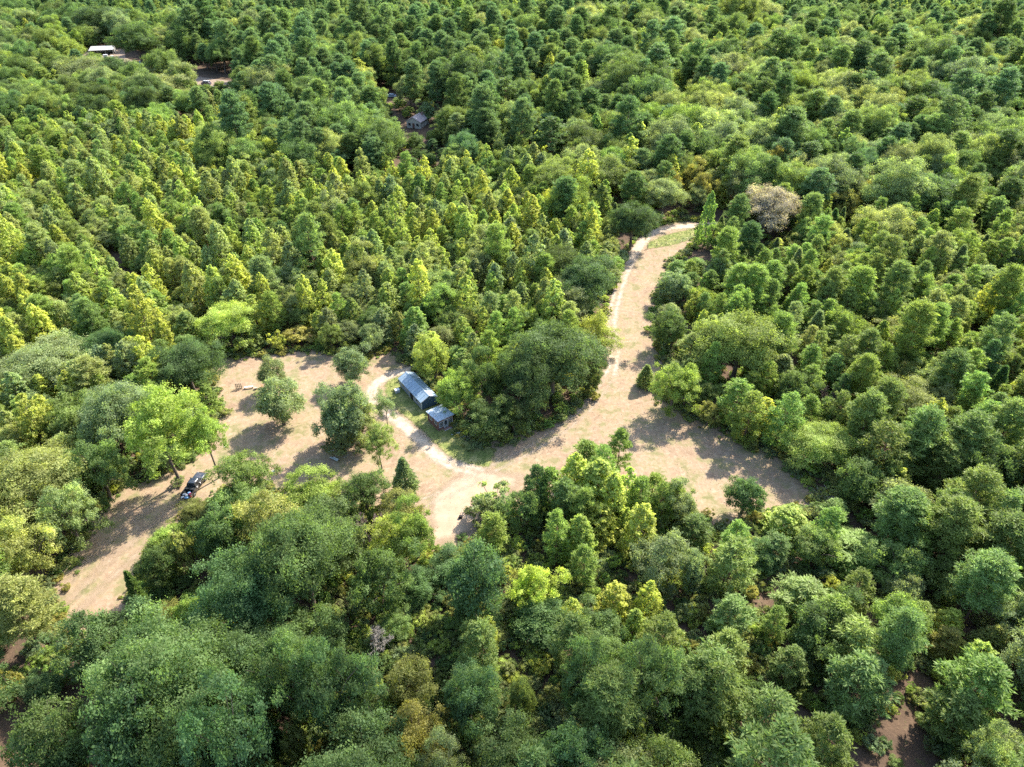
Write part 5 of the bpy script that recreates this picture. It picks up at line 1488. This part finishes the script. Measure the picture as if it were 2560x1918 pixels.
tk = empty('pickup_truck', (-56.75, 92.0, 0), R(-8))
tag(tk, 'black crew-cab pickup with its tailgate down and bags in the bed', 'pickup truck')
hwid = .98
# lower body, side profile with wheel arches, extruded across
def arch(yc, r, z, n=8):
    return [(yc + r * math.cos(PI * i / n), z + r * math.sin(PI * i / n)) for i in range(n + 1)]
prof = [(2.98, .50), (3.02, .62), (3.00, .98), (2.86, 1.10), (1.30, 1.20), (-1.18, 1.20), (-1.18, .42), (1.42, .42)]
yfa, yra = 1.98, -1.86
prof = [(3.00, .48), (3.05, .66), (3.02, .98), (2.88, 1.10), (1.25, 1.19), (-.98, 1.19), (-.98, .40)] + list(reversed(arch(yfa, .50, .42))) + [(2.5, .44)]
MB().prism(prof, 'x', -hwid, hwid).build('body', M['paint_black'], tk, .03)
hd = MB()
hd.add([(-.88, 1.32, 1.20), (.88, 1.32, 1.20), (.84, 2.86, 1.11), (-.84, 2.86, 1.11), (-.80, 1.32, 1.245), (.80, 1.32, 1.245), (.74, 2.80, 1.155), (-.74, 2.80, 1.155)],
       [(4, 5, 6, 7), (0, 1, 5, 4), (1, 2, 6, 5), (2, 3, 7, 6), (3, 0, 4, 7)])
hd.build('hood', M['paint_black'], tk, .03)
# cabin: pillars and roof as a tapered shell, glass set into it
def frustum(y0, y1, z0_, z1_, wb, wt, yt0, yt1):
    return [(-wb, y0, z0_), (wb, y0, z0_), (wb, y1, z0_), (-wb, y1, z0_), (-wt, yt0, z1_), (wt, yt0, z1_), (wt, yt1, z1_), (-wt, yt1, z1_)]
FR = [(0, 3, 2, 1), (4, 5, 6, 7), (0, 1, 5, 4), (1, 2, 6, 5), (2, 3, 7, 6), (3, 0, 4, 7)]
MB().add(frustum(-.96, 1.36, 1.19, 1.86, .93, .72, -.80, .62), FR).build('cab', M['paint_black'], tk, .05)
MB().add(frustum(-.76, .58, 1.862, 1.905, .66, .60, -.70, .52), FR).build('roof', M['paint_black'], tk, .02)
MB().box(-.34, .34, .05, .42, 1.906, 1.918).build('sunroof', M['glass'], tk)
def quad_on(name, pts, mat, parent, th=.012):
    a, b_, c = Vector(pts[0]), Vector(pts[1]), Vector(pts[2])
    n_ = (b_ - a).cross(c - a).normalized() * th
    v = [Vector(p) + n_ * .4 for p in pts] + [Vector(p) + n_ * 1.4 for p in pts]
    k_ = len(pts)
    f = [tuple(range(k_, 2 * k_)), tuple(reversed(range(k_)))] + [(i, (i + 1) % k_, k_ + (i + 1) % k_, k_ + i) for i in range(k_)]
    return MB().add(v, f).build(name, M[mat], parent)
def lerp(a, b_, t): return tuple(a[i] + (b_[i] - a[i]) * t for i in range(3))
def panel(c00, c10, c11, c01, u0, u1, v0, v1):
    g_ = lambda u, v: lerp(lerp(c00, c10, u), lerp(c01, c11, u), v)
    return [g_(u0, v0), g_(u1, v0), g_(u1, v1), g_(u0, v1)]
V = frustum(-.96, 1.36, 1.19, 1.86, .93, .72, -.80, .62)
quad_on('windshield', panel(V[2], V[3], V[7], V[6], .07, .93, .08, .92), 'glass', tk)
quad_on('rear_window', panel(V[0], V[1], V[5], V[4], .12, .88, .18, .88), 'glass', tk)
for u0, u1 in ((.06, .47), (.53, .93)):
    quad_on('side_window', panel(V[1], V[2], V[6], V[5], u0, u1, .12, .86), 'glass', tk)
    quad_on('side_window', panel(V[3], V[0], V[4], V[7], u0, u1, .12, .86), 'glass', tk)
# bed
B(-.97, .97, -3.0, -1.0, .62, .70).build('bed_floor', M['bed_floor'], tk)
for s in (-1, 1):
    pf = [(-3.02, .50), (-3.02, 1.20), (-.99, 1.20), (-.99, .44)] + [(yra + .50 * math.cos(PI * i / 8), .42 + .50 * math.sin(PI * i / 8)) for i in range(9)]
    x0, x1 = sorted((s * .985, s * .86))
    MB().prism(pf, 'x', x0, x1).build('bed_side', M['paint_black'], tk, .02)
    x0, x1 = sorted((s * .86, s * .62))
    B(x0, x1, -2.4, -1.35, .70, .92).build('wheel_well', M['black_plastic'], tk, .03)
    B(*sorted((s * .985, s * .85)), -3.0, -1.0, 1.202, 1.225).build('bed_rail', M['black_plastic'], tk)
    B(*sorted((s * .96, s * .74)), 2.97, 3.06, .80, .98).build('headlight', M['lamp_clear'], tk)
    B(*sorted((s * .992, s * .90)), -3.04, -2.9, .80, 1.15).build('taillight', M['lamp_red'], tk)
    mr = B(*sorted((s * 1.02, s * 1.24)), 1.0, 1.1, 1.22, 1.44).build('mirror', M['black_plastic'], tk, .02)
    B(*sorted((s * 1.05, s * 1.21)), .985, .998, 1.25, 1.41).build('mirror_glass', M['glass'], mr)
    for y in (-.85, .18):
        dr = quad_on('door', [(s * hwid, y, .5), (s * hwid, y + .95, .5), (s * hwid, y + .95, 1.15), (s * hwid, y, 1.15)][::s], 'paint_black', tk)
        B(*sorted((s * (hwid + .018), s * (hwid + .05))), y + .1, y + .28, 1.02, 1.06).build('handle', M['chrome'], dr)
    wheel(tk, s * .86, yfa, .42, .28)
    wheel(tk, s * .86, yra, .42, .28)
B(-.97, .97, -1.08, -1.0, .70, 1.18).build('bed_front', M['paint_black'], tk)
tbx = B(-.88, .88, -1.62, -1.12, 1.02, 1.27).build('bed_toolbox', M['black_plastic'], tk, .02)
for x in (-.5, .5):
    B(x - .06, x + .06, -1.64, -1.622, 1.1, 1.2).build('latch', M['chrome'], tbx)
tg = B(-.86, .86, -3.52, -3.03, .66, .72).build('tailgate', M['paint_black'], tk, .015)
B(-.12, .12, -3.4, -3.2, .64, .659).build('handle', M['chrome'], tg)
B(-.98, .98, 3.03, 3.16, .46, .70).build('bumper', M['chrome'], tk, .03)
B(-.95, .95, -3.14, -3.03, .44, .62).build('bumper', M['chrome'], tk, .03)
gr = B(-.70, .70, 3.03, 3.065, .74, 1.0).build('grille', M['black_plastic'], tk)
for z in (.79, .86, .93):
    B(-.68, .68, 3.066, 3.08, z, z + .02).build('grille_bar', M['chrome'], gr)
def sack(name, loc, rz, sx, sy, sz, mat, label, cat, seed):
    q = random.Random(seed)
    v, f = [], []
    nu, nv = 12, 7
    for j in range(nv + 1):
        ph = PI * j / nv
        for i in range(nu):
            th = 2 * PI * i / nu
            k_ = 1 + q.uniform(-.12, .12)
            c_ = abs(math.cos(th)) ** .7 * math.copysign(1, math.cos(th)); s_ = abs(math.sin(th)) ** .7 * math.copysign(1, math.sin(th))
            v.append((sx * c_ * math.sin(ph) ** .6 * k_, sy * s_ * math.sin(ph) ** .6 * k_, sz * (.5 + .5 * math.cos(ph)) * (1 + q.uniform(-.06, .06))))
    for j in range(nv):
        f += [(j * nu + i, (j + 1) * nu + i, (j + 1) * nu + (i + 1) % nu, j * nu + (i + 1) % nu) for i in range(nu)]
    o = MB().add(v, f).build(name, M[mat], None, 0, True)
    c_, s_ = math.cos(R(-8)), math.sin(R(-8))
    o.location = (-56.75 + loc[0] * c_ - loc[1] * s_, 92.0 + loc[0] * s_ + loc[1] * c_, loc[2])
    o.rotation_euler = (0, 0, rz)
    return tag(o, label, cat)
sack('feed_sack', (-.48, -2.55, .70), .3, .34, .24, .34, 'cloth_white', 'white sack in the pickup bed by its far-side rail', 'sack', 1)
sack('feed_sack', (-.52, -3.25, .72), 1.1, .30, .22, .26, 'cloth_white', 'white sack on the lowered tailgate of the pickup', 'sack', 2)
sack('feed_sack', (.02, -2.75, .70), .8, .26, .2, .28, 'cloth_white', 'smaller white sack in the middle of the pickup bed', 'sack', 3)
sack('duffel_bag', (.25, -3.28, .72), .1, .34, .2, .28, 'cloth_blue', 'blue bag at the corner of the lowered tailgate', 'bag', 4)
sack('duffel_bag', (.42, -2.35, .70), 1.5, .32, .18, .30, 'cloth_red', 'dark red bag in the pickup bed', 'bag', 5)
sack('duffel_bag', (.10, -2.05, .70), .6, .3, .22, .26, 'cloth_blue', 'blue-green bag in the pickup bed behind the toolbox', 'bag', 6)

def car(name, label, loc, rz, mat, L=4.6, Wd=1.8, Hh=1.5, hood=.26, boot=.16, suv=False, roofmat=None):
    t_ = empty(name, (loc[0], loc[1], 0), rz)
    tag(t_, label, 'car' if not suv else 'off-road car')
    hl_, hw_ = L / 2, Wd / 2
    zb = Hh * .60
    yf, yr = hl_ * .62, -hl_ * .62
    pf = [(hl_, .38), (hl_, zb * .85), (hl_ - .15, zb * .95), (hl_ * (1 - 2 * hood), zb * 1.03), (-hl_ * (1 - 2 * boot), zb * 1.03), (-hl_ + .1, zb * .98), (-hl_, .40)]
    pf += [(yr + .36 * math.cos(PI - PI * i / 6), .32 + .36 * math.sin(PI * i / 6)) for i in range(7)] + [(yf + .36 * math.cos(PI - PI * i / 6), .32 + .36 * math.sin(PI * i / 6)) for i in range(7)]
    MB().prism(pf, 'x', -hw_, hw_).build('body', M[mat], t_, .03)
    y0, y1 = -hl_ * (1 - 2 * boot), hl_ * (1 - 2 * hood)
    sl = .18 if suv else .5
    VV = frustum(y0, y1, zb * 1.03, Hh - .04, hw_ * .93, hw_ * .78, y0 + sl * .7, y1 - sl)
    MB().add(VV, FR).build('cabin', M[roofmat or mat], t_, .03)
    w_ = VV[6][1] - .04
    MB().box(-hw_ * .74, hw_ * .74, VV[4][1] + .04, w_, Hh - .038, Hh).build('roof', M[roofmat or mat], t_, .02)
    quad_on('windshield', panel(VV[2], VV[3], VV[7], VV[6], .07, .93, .08, .92), 'glass', t_)
    quad_on('rear_window', panel(VV[0], VV[1], VV[5], VV[4], .08, .92, .12, .9), 'glass', t_)
    for u0, u1 in ((.06, .47), (.53, .94)):
        quad_on('side_window', panel(VV[1], VV[2], VV[6], VV[5], u0, u1, .10, .88), 'glass', t_)
        quad_on('side_window', panel(VV[3], VV[0], VV[4], VV[7], u0, u1, .10, .88), 'glass', t_)
    for s in (-1, 1):
        wheel(t_, s * (hw_ - .1), yf, .33, .2); wheel(t_, s * (hw_ - .1), yr, .33, .2)
        B(*sorted((s * hw_ * .92, s * hw_ * .6)), hl_ - .01, hl_ + .03, zb * .62, zb * .80).build('headlight', M['lamp_clear'], t_)
        B(*sorted((s * hw_ * .94, s * hw_ * .7)), -hl_ - .03, -hl_ + .01, zb * .66, zb * .86).build('taillight', M['lamp_red'], t_)
    return t_
M['paint_mint'] = paint('paint_mint', (.34, .43, .40), .3)
M['paint_grey'] = paint('paint_grey', (.30, .33, .36), .3)
M['paint_white'] = paint('paint_white', (.45, .45, .46), .3)
M['paint_navy'] = paint('paint_navy', (.045, .05, .085), .3)
M['paint_sky'] = paint('paint_sky', (.30, .40, .50), .3)
car('parked_car', 'pale mint parked car at the edge of the far sandy yard', (-213.2, 428.6), R(70), 'paint_mint')
car('parked_car', 'grey parked car on the tan strip of the far yard', (-173.2, 394.2), R(62), 'paint_grey')
car('parked_car', 'dark off-road car with pale roof near the far trailer', (-156.6, 384.5), R(78), 'paint_navy', 4.9, 1.95, 2.0, .2, .08, True, 'paint_white')
car('parked_car', 'pale blue-grey car under the dark pines behind the far farmhouse', (-58.6, 360.0), R(82), 'paint_sky', 5.0, 1.9, 1.6)
car('parked_car', 'small grey car in the tree shade behind the mint car', (-187, 418), R(65), 'paint_grey')
tr = empty('flatbed_trailer', (-149.0, 377.5, 0), R(80))
tag(tr, 'white flatbed trailer parked beside the dark off-road car', 'trailer')
B(-1.1, 1.1, -2.6, 2.2, .62, .74).build('deck', M['white_trim'], tr, .01)
for s in (-1, 1):
    B(*sorted((s * 1.1, s * 1.02)), -2.6, 2.2, .742, 1.0).build('side_rail', M['white_trim'], tr)
    wheel(tr, s * 1.2, -.4, .34, .2)
    MB().tube((s * .7, 2.2, .66), (0, 3.6, .6), .05, None, 6).build('drawbar', M['black_plastic'], tr)
B(-.9, .9, -2.2, -.2, .745, 1.2).build('load_box', M['white_plastic'], tr, .03)
o = sack('tarp_bundle', (0, 0, 0), .4, 1.1, .9, 1.3, 'rubber', 'dark covered bundle at the end of the far trailer', 'bundle', 8)
o.location = (-144.4, 377.0, 0)
# far barn with a wide pale tin roof
bn = empty('tin_barn', (-244, 459, 0), R(14))
bn.scale = (.8, .8, .8)
tag(bn, 'open barn with a wide pale tin roof in the far upper left yard', 'barn')
for i in range(10):
    x0 = -8.5 + 1.7 * i
    MB().add([(x0, -5, 3.4), (x0 + 1.68, -5, 3.4), (x0 + 1.68, 5, 4.6), (x0, 5, 4.6), (x0, -5, 3.46), (x0 + 1.68, -5, 3.46), (x0 + 1.68, 5, 4.66), (x0, 5, 4.66)],
             [(0, 3, 2, 1), (4, 5, 6, 7), (0, 1, 5, 4), (1, 2, 6, 5), (2, 3, 7, 6), (3, 0, 4, 7)]).build('roof_sheet', M['tin_pale'], bn)
for x in (-8, -2.7, 2.7, 8):
    B(x - .1, x + .1, -4.8, -4.6, 0, 3.38).build('post', M['old_wood'], bn)
B(-8.2, 8.2, 4.5, 4.62, 0, 4.5).build('back_wall', M['tin_pale'], bn)
for s in (-1, 1):
    MB().prism([(-1.5, 0), (4.48, 0), (4.48, 4.45), (-1.5, 3.72)], 'x', *sorted((s * 8.2, s * 8.1))).build('side_wall', M['tin_pale'], bn)
for i, (x, y, a, b_, h_, m_, lab) in enumerate(((-238, 449, 2.2, 1.4, 1.6, 'white_trim', 'white crate standing before the tin barn'), (-233.5, 447.5, 1.6, 1.2, 1.2, 'white_plastic', 'smaller white crate right of the tin barn front'),
                                     (-229, 441, 2.4, 1.6, 1.0, 'pale_wood', 'tan wooden crate on the bright sand of the far yard'), (-210.5, 433.5, 2.0, .9, 1.4, 'white_trim', 'white crate behind the mint car'))):
    c_ = empty('storage_crate', (x, y, 0), R(20 + 13 * i))
    tag(c_, lab, 'crate', 'crates in the far yard')
    B(-a / 2, a / 2, -b_ / 2, b_ / 2, .1, h_ - .1).build('body', M[m_], c_)
    B(-a / 2 - .05, a / 2 + .05, -b_ / 2 - .05, b_ / 2 + .05, h_ - .1, h_).build('lid', M[m_], c_)
    for s in (-1, 1):
        B(s * a * .4 - .08, s * a * .4 + .08, -b_ / 2, b_ / 2, 0, .1).build('runner', M['old_wood'], c_)
# far farmhouse
fh = empty('farmhouse', (-40.5, 313.5, 0), R(-18))
tag(fh, 'small pale farmhouse with a pinkish gable roof half hidden in the far wood', 'house')
for y0, y1, nm in ((-4.6, -4.45, 'gable_wall'), (4.45, 4.6, 'gable_wall')):
    MB().prism([(-3.2, 0), (3.2, 0), (3.2, 2.8), (0, 4.6), (-3.2, 2.8)], 'y', y0, y1).build(nm, M['cream_wall'], fh)
for s in (-1, 1):
    B(*sorted((s * 3.2, s * 3.05)), -4.44, 4.44, 0, 2.8).build('side_wall', M['cream_wall'], fh)
    for i in range(6):
        y0 = -4.95 + 1.65 * i
        e = (s * 3.6, 2.62); t_ = (0, 4.66)
        MB().add([(e[0], y0, e[1]), (e[0], y0 + 1.64, e[1]), (t_[0], y0 + 1.64, t_[1]), (t_[0], y0, t_[1]), (e[0], y0, e[1] + .08), (e[0], y0 + 1.64, e[1] + .08), (t_[0], y0 + 1.64, t_[1] + .08), (t_[0], y0, t_[1] + .08)],
                 FR[:0] + [(0, 3, 2, 1), (4, 5, 6, 7), (0, 1, 5, 4), (1, 2, 6, 5), (2, 3, 7, 6), (3, 0, 4, 7)]).build('roof_panel', M['pink_roof'], fh)
B(-.5, .5, -4.65, -4.603, .1, 2.1).build('door', M['red_wood'], fh)
for x in (-2.4, 1.3):
    w_ = B(x, x + 1.1, -4.64, -4.603, 1.0, 2.1).build('window', M['glass'], fh)
    B(x - .08, x + 1.18, -4.68, -4.603, .9, .99).build('sill', M['white_trim'], w_)
B(1.0, 1.5, 1.5, 2.0, 3.6, 5.2).build('chimney', M['brick_red'], fh)
